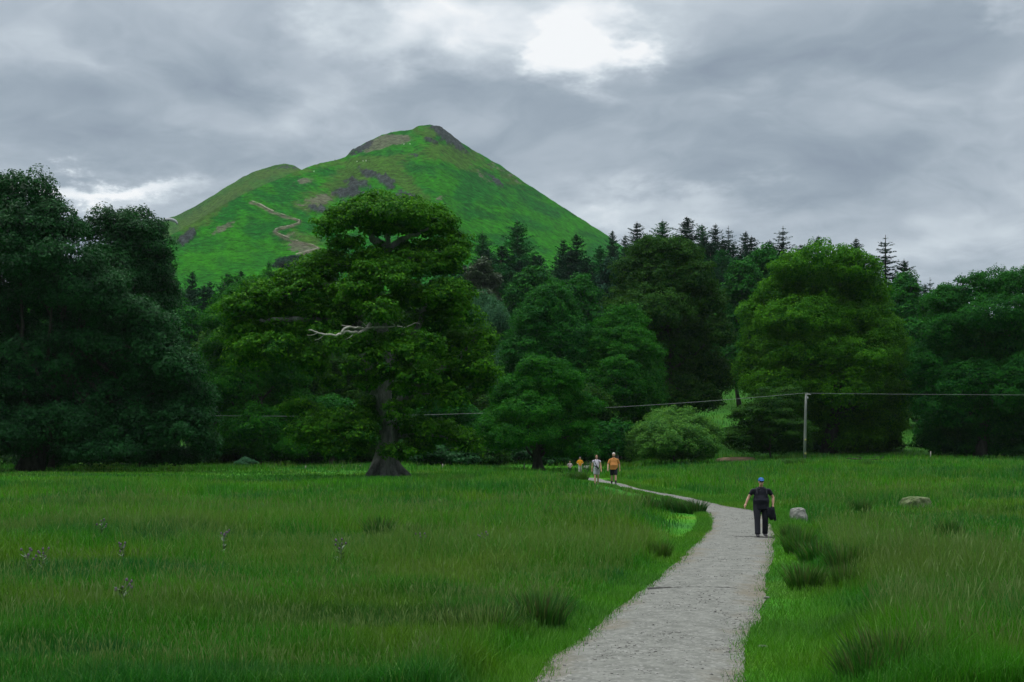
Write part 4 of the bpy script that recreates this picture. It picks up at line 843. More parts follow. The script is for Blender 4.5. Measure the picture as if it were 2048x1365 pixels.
mb = MB(); mb.tube([(0, 0, 0), (0, 0, 10), (0, 0, 20), (0, 0, 30.6)], [.36, .28, .16, .03], 7); TRK = mb.mesh('trunk'); TRK.materials.append(M_bark)
def conifer(kind, px, pt, Y, i, label, group='conifers on the slope behind the wood', sx=1.0, name='spruce_tree'):
    xw = X(px, Y); g = G1(xw, Y)-.3; H = Z(pt, Y)-g; lst = {'spruce': SPR, 'sparse': SPARSE, 'larch': LAR}[kind]
    root = empty(name, (xw, Y, g), i*1.3, label, 'conifer', group); root.scale = (H/31*sx, H/31*sx, H/31)
    link('crown', lst[i % len(lst)], None, root); link('trunk', TRK, None, root)
NAMED = [('spruce', 1274, 440, 385, 'lone pointed spruce top at the left end of the skyline row', 1), ('larch', 1325, 436, 380, 'broad double topped larch second along the skyline', .9), ('spruce', 1374, 430, 375, 'tallest spruce of the skyline row above the domed beech', 1.1), ('larch', 1404, 444, 385, 'soft green larch right of the tallest skyline spruce', .8),
         ('spruce', 1431, 444, 380, 'narrow dark spruce spire in the middle of the skyline row', .8), ('sparse', 1457, 449, 390, 'thin see-through spruce top right of the narrow dark spire', .9), ('spruce', 1491, 459, 385, 'short spruce top left of the wide sparse one', .9), ('sparse', 1566, 449, 360, 'wide sparse spruce with open branches just left of the lime tree', 1.3),
         ('spruce', 1637, 468, 350, 'small dense spruce tip poking up behind the lime dome', .8), ('spruce', 1678, 490, 370, 'tiny spruce tip right of the lime dome', .6), ('spruce', 1712, 472, 345, 'dense spruce leaning over the right shoulder of the lime', .9), ('sparse', 1771, 466, 300, 'tallest sparse spruce right of the lime with tiered open branches', 1.2),
         ('spruce', 1808, 514, 300, 'dark spruce leaning beside the tall sparse one', 1.0), ('sparse', 1860, 552, 290, 'small spruce tip left of the right ash', .9), ('spruce', 1225, 458, 395, 'small spruce where the hill meets the skyline trees', .7), ('spruce', 1250, 466, 395, 'tiny spruce tip between the hill and the first skyline spruce', .6),
         ('larch', 1035, 436, 330, 'tall feathery larch against the green hill right of the oak', 1.25), ('larch', 965, 458, 340, 'larch top against the hill just right of the oak crown', 1.0), ('spruce', 1153, 462, 330, 'dark spruce against the lower right of the hill', 1.15), ('spruce', 1127, 474, 335, 'dark spruce just left of its taller neighbour against the hill', 1.0), ('larch', 1200, 486, 320, 'green larch left of the domed beech', 1.1),
         ('spruce', 385, 536, 300, 'dark spruce below the hill beside the left sycamores', .9), ('spruce', 420, 556, 290, 'spruce below the hill, second from the sycamores', 1.0), ('spruce', 455, 542, 310, 'dark bushy spruce below the bright bracken slope', 1.1), ('spruce', 482, 535, 330, 'spruce below the middle of the bracken slope', .9), ('larch', 537, 515, 330, 'thin larch spire standing in front of the bracken slope', .45), ('larch', 510, 550, 300, 'larch below the bracken slope left of the oak', .9), ('spruce', 350, 560, 310, 'spruce half hidden by the left sycamores', .9), ('larch', 595, 540, 310, 'larch touching the left side of the oak crown', .9)]
for i, (k, px, pt, Y, lab, sx) in enumerate(NAMED): conifer(k, px, pt, Y, i, lab, sx=sx*(1.45 if px > 1210 else 1.15), name='larch_tree' if k == 'larch' else 'spruce_tree')
rg = random.Random(9); FILL = []
for px in range(1210, 1900, 24):
    top = np.interp(px, [1210, 1300, 1500, 1600, 1700, 1800, 1900], [488, 462, 466, 486, 506, 546, 580])
    for k in range(2): FILL.append((px+rg.randint(-8, 8), top+rg.randint(0, 22)+k*22, 350-k*45+rg.randint(-12, 12)))
for px in range(880, 1210, 26):
    for k in range(2): FILL.append((px+rg.randint(-8, 8), np.interp(px, [880, 1000, 1210], [520, 480, 500])+rg.randint(0, 30)+k*30, 330-k*40+rg.randint(-10, 10)))
for px in range(330, 700, 28):
    for k in range(2): FILL.append((px+rg.randint(-8, 8), 562+rg.randint(0, 26)+k*30, 290-k*35+rg.randint(-10, 10)))
for px in range(700, 880, 30): FILL.append((px, 560+rg.randint(0, 26), 300))
for px in range(1900, 2200, 30): FILL.append((px, 620+rg.randint(0, 26), 290))
for px in range(-150, 330, 36): FILL.append((px, 600+rg.randint(0, 40), 270))
for i, (px, pt, Y) in enumerate(FILL):
    conifer('larch' if i % 4 == 1 else 'spruce', px, pt, Y, i, 'dark conifer deep in the plantation, mostly hidden by its neighbours', 'close set conifers in the plantation', sx=1.5, name='larch_tree' if i % 4 == 1 else 'spruce_tree')
# bush on the open hillside
q = on_hill(575, 535); Yb = q[1]-4
root = empty('hawthorn_bush', (X(576, Yb), Yb, q[2]-3), 0, 'dark lone bush on the bright bracken slope of the hill', 'bush')
s = Yb/F; Lb = [(0, 0, 5, 22*s, 16*s, 14*s), (-14*s, 0, 4, 14*s, 12*s, 12*s), (14*s, 2, 6, 15*s, 12*s, 14*s), (4*s, 0, 16*s, 12*s, 10*s, 10*s)]
link('crown', crown('crown', Lb, 1.1, np.random.default_rng(7), 1.2, 2.5, M_spruce), None, root)

# ---- wooden pole with its line
Yp = 166.0; xp = X(1611, Yp); gp = G1(xp, Yp); ztop = Z(788, Yp)
pole = empty('utility_pole', (xp, Yp, gp-.3), 0, 'slender weathered wooden pole carrying one overhead line in front of the lime tree', 'utility pole')
mb = MB(); Hp = ztop-gp+.3; mb.tube([(-.12, 0, 0), (-.06, 0, Hp*.4), (0, 0, Hp*.75), (.08, 0, Hp)], [.17, .155, .14, .125], 12); link('post', mb.mesh('post'), noise_mat('weathered_pole', (.11, .125, .12), (.20, .215, .20), 4, .9, .1, .3, .02, (1, 1, .15)), pole)
M_ins = noise_mat('insulator', (.30, .31, .31), (.5, .5, .5), 9, .4, .5); M_yel = noise_mat('yellow_plate', (.22, .22, .08), (.3, .29, .1), 9); M_wire = noise_mat('line_wire', (.12, .14, .14), (.18, .20, .20), 9, .6, .4)
mb = MB(); mb.tube([(.05, -.12, Hp-.05), (.3, -.14, Hp-.05), (.62, -.14, Hp-.09)], [.045, .045, .03], 6); mb.tube([(.2, -.14, Hp-.35), (.24, -.16, Hp-.48), (.22, -.16, Hp-.6)], [.05, .07, .04], 8); link('insulator', mb.mesh('insulator'), M_ins, pole)
for z_ in (2.95, 1.35):
    P_ = np.array([(-.13, z_-.13), (.09, z_-.13), (.09, z_+.13), (-.13, z_+.13)]); V = [(a-.03, -.20, b) for a, b in P_]+[(a-.03, -.17, b) for a, b in P_]
    me = raw_mesh('plate', V, [4]*6, [0, 1, 2, 3, 7, 6, 5, 4, 0, 4, 5, 1, 1, 5, 6, 2, 2, 6, 7, 3, 3, 7, 4, 0]); link('plate', me, M_yel, pole)
A = np.linspace(-420, 1615, 60); mb = MB(); mb.tube([(X(a, Yp), Yp-.14, Z(833-4.55e-5*(a-600)**2, Yp)) for a in A], np.full(60, .020), 5, 0, True)
tag(link('power_line', mb.mesh('power_line'), M_wire), 'overhead wire sagging from the wooden pole to the left across the wood', 'wire', 'overhead wires')
A = np.linspace(1615, 2700, 30); mb = MB(); mb.tube([(X(a, Yp), Yp-.14, Z(787+1.2e-5*((a-1615)*(2700-a))**1.0*1.0, Yp)) for a in A], np.full(30, .017), 5)
tag(link('power_line', mb.mesh('power_line'), M_wire), 'overhead wire running from the wooden pole to the right edge', 'wire', 'overhead wires')
M_stake = noise_mat('old_stake_wood', (.22, .22, .19), (.36, .35, .31), 5)
def stake(px, pt, pb, Y, lab):
    xw = X(px, Y); g = G1(xw, Y); mb = MB(); h = Z(pt, Y)-g; mb.tube([(0, 0, -.2), (.01, 0, h*.5), (.03, 0, h)], [.07, .065, .055], 7)
    tag(link('fence_stake', mb.mesh('fence_stake'), M_stake, None, (xw, Y, g)), lab, 'stake', 'old stakes along the far edge of the field')
stake(1861, 903, 920, 178, 'thin pale stake at the far edge of the field in front of the right ash'); stake(1048, 926, 938, 150, 'short stake left of the low bright tree trunk')
for px, pt, lab in [(885, 928, 'pale stake right of the oak trunk'), (720, 930, 'pale stake left of the oak trunk'), (684, 933, 'pale stake further left of the oak, shorter'), (611, 932, 'pale stake at the wood edge right of the small bush')]: stake(px, pt, 938, 157, lab)
rb = np.random.default_rng(3); mb = MB(); xw, yw = X(1730, 158), 158.0; g = G1(xw, yw)
mb.tube(wiggle((-2.1, 0, .55), (2.2, .4, .75), 9, .3, rb), [.05, .07, .09, .09, .08, .07, .06, .05, .03], 7); mb.tube(wiggle((-.4, 0, .6), (-1.6, -.3, .95), 6, .3, rb), [.05, .045, .04, .03, .02, .02], 6); mb.tube(wiggle((.8, 0, .65), (1.6, .3, 1.0), 5, .3, rb), [.04, .03, .03, .02, .02], 6)
tag(link('fallen_branch', mb.mesh('fallen_branch'), M_bark, None, (xw, yw, g)), 'dark fallen branch lying in the grass right of the wooden pole', 'branch')
xw, yw = X(1472, 176), 176.0; g = G1(xw, yw)
o = link('earth_bank', rock_mesh('earth_bank', 21, 4, .25, .6), noise_mat('bare_earth', (.10, .075, .045), (.19, .14, .09), 2.5), None, (xw, yw, g-.1)); o.scale = (2.6, 1.5, 1.4); tag(o, 'low bank of bare brown earth beside the willow bush', 'earth bank')
# small pale canopy seen on the left skyline of the hill
Yc = 1700.0; mb = MB(); A = np.linspace(math.pi*.02, math.pi*.98, 15); r = 17*Yc/F*1.0
mb.tube([(math.cos(a)*r, 0, math.sin(a)*r*.62) for a in A], .5+1.5*np.sin(A)**.6, 8)
o = link('paraglider', mb.mesh('paraglider'), noise_mat('pale_canopy', (.25, .27, .30), (.35, .36, .38), 1), None, (X(338, Yc), Yc, Z(450, Yc))); tag(o, 'tiny pale arched paraglider wing on the left skyline of the hill', 'paraglider')

# ------------------------------------------------------------ people
def tubes_union(name, parts, voxel, smooth_it=4):
    """closed tubes and blobs -> one continuous surface"""
    import bmesh
    bm = bmesh.new()
    for p in parts:
        if p[0] == 'b':      # ellipsoid: centre, radii
            bmesh.ops.create_icosphere(bm, subdivisions=3, radius=1, matrix=Matrix.Translation(p[1]) @ Matrix.Diagonal((*p[2], 1)))
        else:                # tube: list of (x,y,z,rx,ry) sections
            S = p[1]; n = 14; rings = []
            P = [Vector(s[:3]) for s in S]
            for i, s in enumerate(S):
                tn = (P[min(i+1, len(P)-1)]-P[max(i-1, 0)]).normalized()
                ref = Vector((0, 1, 0)) if abs(tn.y) < .85 else Vector((0, 0, 1))
                u = tn.cross(ref).normalized(); v = u.cross(tn)
                rx, ry = s[3], (s[4] if len(s) > 4 else s[3])
                rings.append([bm.verts.new(P[i]+u*math.cos(a)*rx+v*math.sin(a)*ry) for a in [k*6.28319/n for k in range(n)]])
            for a, b in zip(rings[:-1], rings[1:]):
                for k in range(n): bm.faces.new((a[k], a[(k+1) % n], b[(k+1) % n], b[k]))
            bm.faces.new(rings[0][::-1]); bm.faces.new(rings[-1])
    bmesh.ops.recalc_face_normals(bm, faces=bm.faces)
    me = D.meshes.new('tmp'); bm.to_mesh(me); bm.free()
    o = D.objects.new('tmp', me); COL.objects.link(o)
    r = o.modifiers.new('r', 'REMESH'); r.mode = 'VOXEL'; r.voxel_size = voxel; r.use_smooth_shade = True
    s = o.modifiers.new('s', 'SMOOTH'); s.iterations = smooth_it; s.factor = .5
    dg = bpy.context.evaluated_depsgraph_get(); out = D.meshes.new_from_object(o.evaluated_get(dg)); out.name = name
    D.objects.remove(o); D.meshes.remove(me); return out
def flat_mat(name, c, rough=.85, spec=.2, var=.25):
    return noise_mat(name, tuple(v*(1-var) for v in c), tuple(v*(1+var) for v in c), 9, rough, spec, .25, .01)
M_skin = flat_mat('skin', (.46, .27, .19), .6, .35, .1); M_eye = flat_mat('eye', (.05, .04, .035), .3, .5, 0); M_sole = flat_mat('shoe', (.03, .03, .035))
def lerp(a, b, t_): return tuple(a[i]+(b[i]-a[i])*t_ for i in range(3))
def hand_parts(w, e, side, curl=.5):
    """palm, four unequal fingers and a thumb leaving the side of the palm"""
    w = Vector(w); d_ = (w-Vector(e)).normalized(); acr = Vector((0, -1, 0)); acr = (acr-d_*acr.dot(d_)).normalized(); inn = Vector((-side, 0, 0)); inn = (inn-d_*inn.dot(d_)-acr*inn.dot(acr)).normalized()
    P = [('t', [(*(w-d_*.02), .026, .024), (*(w+d_*.03), .034, .018), (*(w+d_*.075), .040, .017), (*(w+d_*.092), .036, .014)])]
    # tube frames: build fingers as round tubes
    for k, (o_, L_) in enumerate([(.030, .070), (.010, .080), (-.010, .074), (-.029, .058)]):
        b = w+d_*.085+acr*o_; m1 = b+d_*L_*.45+inn*L_*.12*curl; m2 = m1+d_*L_*.3+inn*L_*.35*curl; m3 = m2+d_*L_*.12+inn*L_*.4*curl
        P.append(('t', [(*b, .0098), (*m1, .0092), (*m2, .0085), (*m3, .0065)]))
    b = w+d_*.025+acr*.028; m1 = b+d_*.028+acr*.026+inn*.008; m2 = m1+d_*.030+acr*.008+inn*.012
    P.append(('t', [(*b, .014), (*m1, .0115), (*m2, .009)])); return P
def make_person(loc, H, J, outfit, label, rz=0.0, seed=0, detail=True, group=None):
    """J: joints in a 1.75 m body facing -Y; x<0 is the person's right"""
    root = empty('person', loc, rz, label, 'person', group); root.scale = (H/1.75,)*3
    b = outfit.get('build', 1.0); vx = .0085 if detail else .016
    hc = J.get('head', (0, -.02, 1.63)); nk = (hc[0]*.5, .01, 1.46)
    hd = [('t', [(0, .01, 1.36, .062, .06), (*nk, .056, .058), (hc[0], hc[1]+.02, hc[2]-.08, .055, .06)]),
          ('b', Vector((hc[0], hc[1]+.015, hc[2]+.02)), (.076, .094, .098)), ('b', Vector((hc[0], hc[1]-.02, hc[2]-.055)), (.056, .062, .058)),
          ('b', Vector((hc[0], hc[1]-.086, hc[2]-.012)), (.013, .018, .022)), ('b', Vector((hc[0], hc[1]-.075, hc[2]+.03)), (.045, .012, .010)), ('b', Vector((hc[0], hc[1]-.072, hc[2]-.05)), (.024, .012, .011))]
    for s in (-1, 1): hd.append(('b', Vector((hc[0]+s*.078, hc[1]+.02, hc[2]-.005)), (.010, .020, .030)))
    torso = [(0, 0, .90, .150*b, .105*b), (0, 0, 1.00, .155*b, .115*b), (0, -.01, 1.10, .150*b, .118*b), (0, 0, 1.22, .155*b, .112), (0, .01, 1.33, .165, .105), (0, .015, 1.41, .135, .08), (0, .01, 1.45, .07, .06)]
    body = hd+[('t', torso)]
    arms, sleeves, legs, trous, shoes, socks = [], [], [], [], [], []
    for s, S in ((-1, 'R'), (1, 'L')):
        sh = J.get('sh'+S, (s*.185, .01, 1.385)); el = J['el'+S]; wr = J['wr'+S]
        body += [('t', [(*lerp(sh, el, .12), .048), (*lerp(sh, el, .5), .048), (*el, .041), (*lerp(el, wr, .35), .042), (*wr, .027, .024)])]
        if detail: body += hand_parts(wr, el, s, J.get('curl', .5))
        else:
            w_ = Vector(wr); d_ = (w_-Vector(el)).normalized(); body.append(('t', [(*w_, .026), (*(w_+d_*.07), .032, .022), (*(w_+d_*.16), .016)]))
        fr = outfit.get('sleeve', .62); q = lerp(sh, el, fr)
        sleeves += [('b', Vector(sh)-Vector((s*.012, 0, .012)), (.072, .070, .066)), ('t', [(*sh, .068, .068), (*lerp(sh, el, fr*.5), .066), (*q, .064)])]
        hp = (s*.085*b, 0, .93); kn = J['kn'+S]; an = J['an'+S]
        body += [('t', [(*hp, .088), (*lerp(hp, kn, .4), .078), (*kn, .055), (*lerp(kn, an, .3), .056), (*an, .037)]), ('t', [(an[0], an[1]+.045, an[2]-.035, .035, .035), (an[0], an[1]-.03, an[2]-.04, .04, .035), (an[0]+s*.01, an[1]-.14, an[2]-.06, .04, .02)])]
        L_ = outfit.get('leglen', 1.0)
        ts = [(hp[0], hp[1], hp[2]+.03, .102, .112), (*lerp(hp, kn, .4), .098), (*lerp(hp, kn, .85), .082)]
        if L_ >= 1: ts += [(*kn, .076), (*lerp(kn, an, .5), .074), (an[0], an[1], an[2]-.01, .072)]
        elif L_ > .45: ts = [(hp[0], hp[1], hp[2]+.03, .112, .118), (*lerp(hp, kn, .4), .108), (*lerp(hp, kn, L_*1.25), .102)]
        trous += [('t', [q_[:3]+tuple(v_*outfit.get('legw', 1) for v_ in q_[3:]) for q_ in ts])]
        shoes.append(('t', [(an[0], an[1]+.075, an[2]-.055, .034, .030), (an[0], an[1]+.05, an[2]-.035, .046, .045), (an[0], an[1]-.02, an[2]-.035, .046, .046), (an[0]+s*.008, an[1]-.10, an[2]-.055, .052, .032), (an[0]+s*.012, an[1]-.175, an[2]-.065, .046, .024), (an[0]+s*.012, an[1]-.20, an[2]-.068, .028, .016)]))
    me = tubes_union('body', body, vx, 2); me.materials.append(outfit.get('skin', M_skin)); link('body', me, None, root)
    hem = outfit.get('hem', .86)
    sh_t = [(0, .0, hem, .172*b, .128*b), (0, 0, .97, .174*b, .130*b), (0, -.015*b, 1.08, .176*b, .140*b), (0, 0, 1.22, .178*b**.5, .130), (0, .01, 1.33, max(.185, abs(J.get('shR', (.185,))[0])*.97), .118), (0, .015, 1.415, max(.148, abs(J.get('shR', (.185,))[0])*.84), .092), (0, .012, 1.445, .125, .080), (0, .01, 1.475, .075, .070)]
    me = tubes_union('shirt', [('t', sh_t)]+sleeves, .014, 3); link('shirt', me, outfit['shirt'], root)
    me = tubes_union('trousers', trous+[('t', [(0, 0, .84, .15*b, .12), (0, 0, .96, .165*b, .122*b)])], .014, 3)
    link('shorts' if outfit.get('leglen', 1) < 1 else 'trousers', me, outfit['legs'], root)
    for sp in shoes: me = tubes_union('shoe', [sp], .010, 2); link('shoe', me, outfit.get('shoes', M_sole), root)
    if outfit.get('sock'):
        for S in 'RL':
            an = Vector(J['an'+S]); kn = Vector(J['kn'+S]); q = an+(kn-an)*.38
            me = tubes_union('sock', [('t', [(*an, .046), (*q, .052)])], .010, 2); link('sock', me, outfit['sock'], root)
    if detail:
        for s in (-1, 1):
            me = tubes_union('eye', [('b', Vector((hc[0]+s*.030, hc[1]-.076, hc[2]+.016)), (.013, .010, .008))], .004, 1); link('eye', me, M_eye, root)
    if outfit.get('hair'):
        hp_ = [('b', Vector((hc[0], hc[1]+.03, hc[2]+.045)), (.086, .098, .088))]
        if outfit.get('long'): hp_ += [('t', [(hc[0], hc[1]+.07, hc[2]+.05, .075, .05), (hc[0], hc[1]+.08, hc[2]-.06, .07, .04), (hc[0], hc[1]+.08, hc[2]-.15, .05, .03)]), ('b', Vector((hc[0]-.074, hc[1]-.0, hc[2]-.01)), (.016, .05, .07)), ('b', Vector((hc[0]+.074, hc[1]-.0, hc[2]-.01)), (.016, .05, .07))]
        me = tubes_union('hair', hp_, .010, 2); link('hair', me, outfit['hair'], root)
    if outfit.get('beard'):
        me = tubes_union('beard', [('b', Vector((hc[0], hc[1]-.048, hc[2]-.075)), (.052, .045, .040))], .008, 2); link('beard', me, outfit['beard'], root)
    return root
def walk_J(sw=.10, st=.12, armx=.27, sgn=1):
    """a walking pose: sgn=1 puts the person's right leg forward"""
    return dict(elR=(-armx, .04*sgn+.02, 1.10), wrR=(-armx-.015, (.06 if sgn > 0 else -.14), .86), elL=(armx, .02-.04*sgn, 1.10), wrL=(armx+.015, (-.14 if sgn > 0 else .06), .86),
                knR=(-.095, -.10*sgn-.03, .50), anR=(-.095, -.20*sgn+.02, .085), knL=(.095, .06*sgn-.06, .50), anL=(.095, .20*sgn+.03, .10))
# the man in black, walking towards the camera
M_black = flat_mat('black_cotton', (.011, .012, .019)); M_char = flat_mat('charcoal_trousers', (.018, .019, .026)); M_cap = flat_mat('blue_cap', (.018, .085, .26)); M_capl = flat_mat('pale_cap_badge', (.35, .42, .50)); M_strap = flat_mat('dark_strap', (.022, .024, .030))
Ym = 42.7; xm = X(1522, Ym); zm = G1(xm, Ym)+.065
J = dict(elR=(-.355, .05, 1.17), wrR=(-.45, .0, .97), shR=(-.230, .01, 1.375), shL=(.230, .01, 1.375), elL=(.365, .03, 1.16), wrL=(.345, -.06, .93), knR=(-.125, -.10, .50), anR=(-.125, -.16, .085), knL=(.125, -.01, .50), anL=(.14, .12, .09), head=(0, -.03, 1.615), curl=.8)
man = make_person((xm, Ym, zm-.02), 1.77, J, dict(shirt=M_black, legs=M_char, build=1.38, legw=1.18, hem=.80, sleeve=.66, beard=None), 'man in black shirt and dark trousers with a blue cap, walking nearest on the path', 0, 1)
hx_, hy_, hz_ = J['head']
me = tubes_union('cap', [('b', Vector((hx_, hy_+.018, hz_+.060)), (.090, .106, .080)), ('t', [(hx_, hy_-.06, hz_+.058, .070, .014), (hx_, hy_-.12, hz_+.050, .066, .010), (hx_, hy_-.165, hz_+.036, .045, .008)])], .008, 2)
cap = link('cap', me, M_cap, man); me = tubes_union('badge', [('b', Vector((hx_-.008, hy_-.088, hz_+.088)), (.020, .010, .012))], .004, 1); link('badge', me, M_capl, cap)
M_shade = flat_mat('sunglasses', (.01, .01, .012), .2, .6)
me = tubes_union('sunglasses', [('b', Vector((hx_-.032, hy_-.088, hz_+.014)), (.026, .010, .018)), ('b', Vector((hx_+.032, hy_-.088, hz_+.014)), (.026, .010, .018)), ('t', [(hx_-.078, hy_-.01, hz_+.016, .006), (hx_-.06, hy_-.085, hz_+.018, .006), (hx_, hy_-.094, hz_+.018, .005), (hx_+.06, hy_-.085, hz_+.018, .006), (hx_+.078, hy_-.01, hz_+.016, .006)])], .004, 1); link('sunglasses', me, M_shade, man)
me = tubes_union('collar', [('t', [(-.06, -.085, 1.405, .018), (-.075, .01, 1.47, .018), (0, .07, 1.485, .018), (.075, .01, 1.47, .018), (.06, -.085, 1.405, .018)])], .008, 2); link('collar', me, M_black, man)
me = tubes_union('wristwatch', [('b', Vector((.325, -.045, .935)), (.033, .033, .014))], .006, 1); link('wristwatch', me, M_strap, man)
def at_person(root, name, me, mat, label, cat):
    o = link(name, me, mat, None, root.location); o.scale = root.scale; o.rotation_euler = root.rotation_euler
    return tag(o, label, cat)
bp = []
for s in (-1, 1): bp.append(('t', [(s*.11, .17, 1.36, .020), (s*.13, .06, 1.46, .020), (s*.135, -.07, 1.42, .020), (s*.14, -.155, 1.28, .018), (s*.16, -.12, 1.14, .014), (s*.19, .04, 1.05, .012)]))
bp.append(('t', [(0, .24, .98, .13, .09), (0, .25, 1.10, .155, .11), (0, .24, 1.28, .15, .10), (0, .21, 1.42, .11, .06)]))
at_person(man, 'backpack', tubes_union('backpack', bp, .011, 2), M_strap, 'dark rucksack on the back of the man in black, straps over his shoulders', 'backpack')
jk = [('t', [(.33, -.10, .90, .04, .04), (.30, -.11, .80, .085, .06), (.27, -.10, .68, .115, .055), (.30, -.09, .56, .085, .040), (.30, -.07, .50, .05, .03)]), ('t', [(.33, -.10, .86, .05, .04), (.37, -.06, .70, .045), (.40, -.03, .56, .05), (.42, -.03, .47, .035)]), ('t', [(.20, -.09, .88, .05, .04), (.18, -.10, .76, .06, .04), (.20, -.09, .60, .05, .03)])]
at_person(man, 'jacket', tubes_union('jacket', jk, .011, 2), M_black, 'black jacket hanging from the left hand of the man in black', 'jacket')
# the couple
M_orange = flat_mat('orange_tshirt', (.44, .19, .055), .85, .2, .12); M_blk2 = flat_mat('black_shorts', (.012, .012, .018)); M_grhair = flat_mat('grey_hair', (.36, .35, .34)); M_brhair = flat_mat('brown_hair', (.055, .035, .022)); M_white = flat_mat('white_top', (.52, .50, .58), .8, .2, .12); M_greysh = flat_mat('grey_shorts', (.25, .27, .28)); M_sockd = flat_mat('dark_sock', (.03, .03, .035))
Yc = 79.0; xc = X(1227.5, Yc); J = walk_J(armx=.31, sgn=-1); J['shR'] = (-.20, .01, 1.37); J['shL'] = (.20, .01, 1.37); J['head'] = (0, -.02, 1.63)
mo = make_person((xc, Yc, G1(xc, Yc)+.05), 1.80, J, dict(shirt=M_orange, legs=M_blk2, leglen=.72, build=1.28, hem=.83, sleeve=.78, sock=M_sockd, hair=M_grhair, beard=flat_mat('dark_beard', (.05, .04, .035))), 'man in orange t-shirt and black shorts walking beside the woman in white', 0, 2)
xc = X(1193, Yc+.6); J = walk_J(armx=.245, sgn=1)
wo = make_person((xc, Yc+.6, G1(xc, Yc)+.05), 1.68, J, dict(shirt=M_white, legs=M_greysh, leglen=.62, build=.90, hem=.90, sleeve=.30, hair=M_brhair, long=True), 'woman in white sleeveless top and grey shorts with a dark sling bag', 0, 3)
sb = [('t', [(-.13, -.06, 1.44, .018), (-.10, -.13, 1.30, .018), (.0, -.155, 1.12, .020), (.08, -.155, 1.0, .022), (.15, -.10, .98, .02)]), ('t', [(.13, -.06, 1.44, .018), (.14, -.11, 1.36, .016), (.15, -.08, 1.26, .012)]), ('t', [(-.15, -.09, 1.12, .02), (-.02, -.15, 1.06, .035), (.08, -.16, .98, .055), (.12, -.15, .94, .03)])]
at_person(wo, 'sling_bag', tubes_union('sling_bag', sb, .011, 2), M_strap, 'dark sling bag strapped across the front of the woman in white', 'bag')
# two more far down the path, only their upper halves above the grass
M_yel2 = flat_mat('amber_top', (.60, .27, .015), .85, .2, .1); M_pale2 = flat_mat('pale_trousers', (.30, .31, .27)); M_pink = flat_mat('pinkish_top', (.45, .36, .38)); M_navy = flat_mat('navy_cap', (.03, .05, .10)); M_drk = flat_mat('dark_trousers', (.02, .022, .028))
Yf = 142.0; xf = X(1160, Yf); J = walk_J(armx=.25); J['wrR'] = (-.20, -.15, 1.05); J['elR'] = (-.30, .0, 1.12); J['wrL'] = (.20, -.15, 1.05); J['elL'] = (.30, .0, 1.12)
p3 = make_person((xf, Yf, Z(914, Yf)-1.76), 1.75, J, dict(shirt=M_yel2, legs=M_pale2, hem=.84, sleeve=1.0, hair=M_navy, build=1.05), 'far person in bright amber top and pale trousers at the wood edge', 0, 4, False)
Yf = 146.0; xf = X(1139.5, Yf)
p4 = make_person((xf, Yf, Z(921.5, Yf)-1.55), 1.54, J, dict(shirt=M_pink, legs=M_drk, hem=.86, sleeve=.7, hair=M_brhair, build=.95), 'far small person in pinkish white top left of the amber one', 0, 5, False)
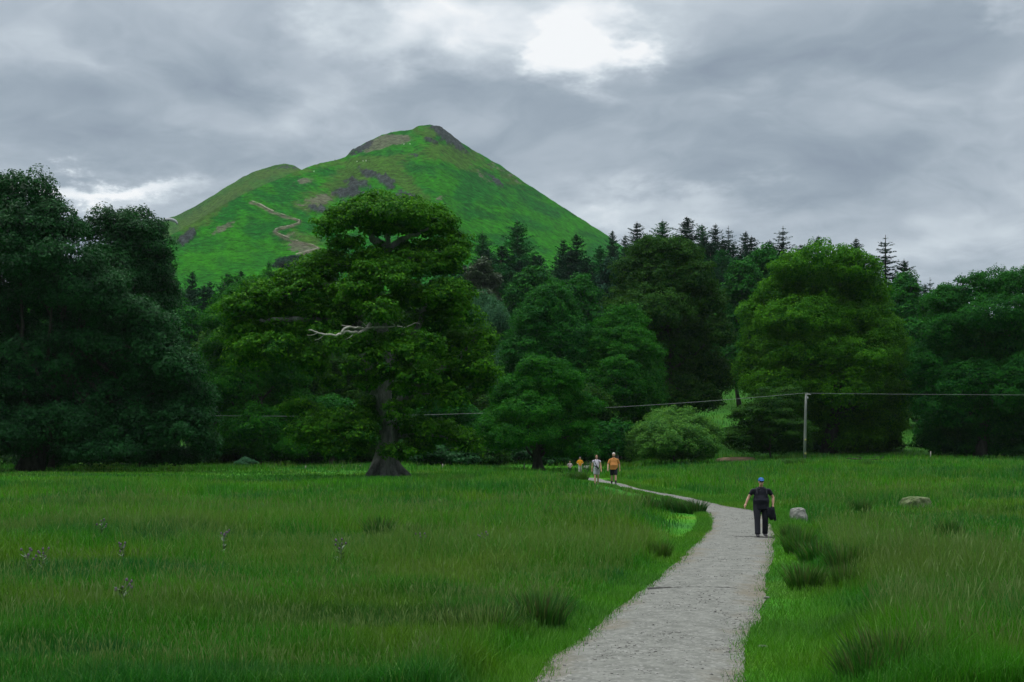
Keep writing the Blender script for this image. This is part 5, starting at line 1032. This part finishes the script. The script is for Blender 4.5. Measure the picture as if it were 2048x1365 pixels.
# walkers on the hill: a few pixels each
TI = {}
def tiny(kind, col):
    if kind not in TI:
        me = tubes_union('person', [('b', Vector((0, 0, 1.65)), (.10, .12, .13)), ('t', [(0, 0, .85, .17, .13), (0, 0, 1.15, .18, .13), (0, 0, 1.40, .22, .13), (0, 0, 1.52, .07, .07)]), ('t', [(-.10, 0, .95, .11), (-.12, -.06, .5, .08), (-.12, -.10, 0, .07)]), ('t', [(.10, 0, .95, .11), (.12, .06, .5, .08), (.12, .14, 0, .07)]), ('t', [(-.22, 0, 1.42, .07), (-.28, .02, 1.1, .06), (-.28, -.05, .8, .05)]), ('t', [(.22, 0, 1.42, .07), (.28, .02, 1.1, .06), (.28, -.05, .8, .05)])], .035, 1)
        me.materials.append(flat_mat('walker_'+kind, col, .9, .1, .1)); TI[kind] = me
    return TI[kind]
for px, py, kind, sc, lab in [(884, 258, 'dark', 1.35, 'tiny figure standing on the right end of the summit'), (843, 254, 'dark', 1.0, 'tiny figure on the left of the summit'), (856, 252.5, 'dark', .9, 'tiny figure at the very top of the hill'), (782, 267, 'dark', 1.0, 'tiny figure on the skyline well left of the summit'), (829, 264, 'dark', 1.1, 'tiny dark figure just below the summit, right of a pair'), (822, 265, 'dark', .9, 'tiny dark figure just below the summit, left of a pair'), (669, 322.5, 'dark', 1.1, 'tiny figure alone on the shoulder skyline'),
                             (594, 446, 'dark', 1.3, 'tiny left walker of the pair at the bend of the hill path'), (599, 446, 'dark', 1.3, 'tiny right walker of the pair at the bend of the hill path'), (733, 324, 'pale', 1.2, 'tiny pale walker above the dark crags, rightmost of three'), (725, 324, 'pale', 1.0, 'tiny pale walker above the dark crags, middle of three'), (713, 325, 'pale', 1.0, 'tiny pale walker above the dark crags, leftmost of three'),
                             (820, 290, 'pale', 1.2, 'tiny pale walker below the summit scree, right of two'), (809, 291, 'pale', 1.1, 'tiny pale walker below the summit scree, left of two'), (628, 345, 'pale', 1.1, 'tiny pale walker near the bare patch on the left shoulder'), (567, 331, 'dark', 1.2, 'tiny figure on the rounded top of the far hill')]:
    if py == 331: q = np.array([X(567, 2050), 2050, Z(329.5, 2050)-.5])
    else: q = on_hill(px, py)
    tag(link('person', tiny(kind, (.03, .03, .04) if kind == 'dark' else (.5, .5, .48)), None, None, tuple(q)), lab, 'person', 'walkers on the hill').scale = (sc, sc, sc)
print('LEAVES', NLEAF)

# ------------------------------------------------------------ the air
HZ = D.meshes.new('haze'); x0, x1, y0, y1, z0, z1 = -2650, 2650, -100, 2950, -2, 395
HZ.from_pydata([(x, y, z) for z in (z0, z1) for y in (y0, y1) for x in (x0, x1)], [], [(0, 2, 3, 1), (4, 5, 7, 6), (0, 1, 5, 4), (2, 6, 7, 3), (0, 4, 6, 2), (1, 3, 7, 5)])
m = D.materials.new('air'); m.use_nodes = True; t = NT(m.node_tree); t.n.clear(); o = t.new('ShaderNodeOutputMaterial')
v = t.new('ShaderNodeVolumePrincipled'); v.inputs['Color'].default_value = (.80, .90, 1, 1); v.inputs['Density'].default_value = .00003; v.inputs['Anisotropy'].default_value = .2
t.l.new(v.outputs[0], o.inputs['Volume'])
tag(link('haze', HZ, m), 'thin bluish air between the meadow and the hill', 'haze', kind='stuff')
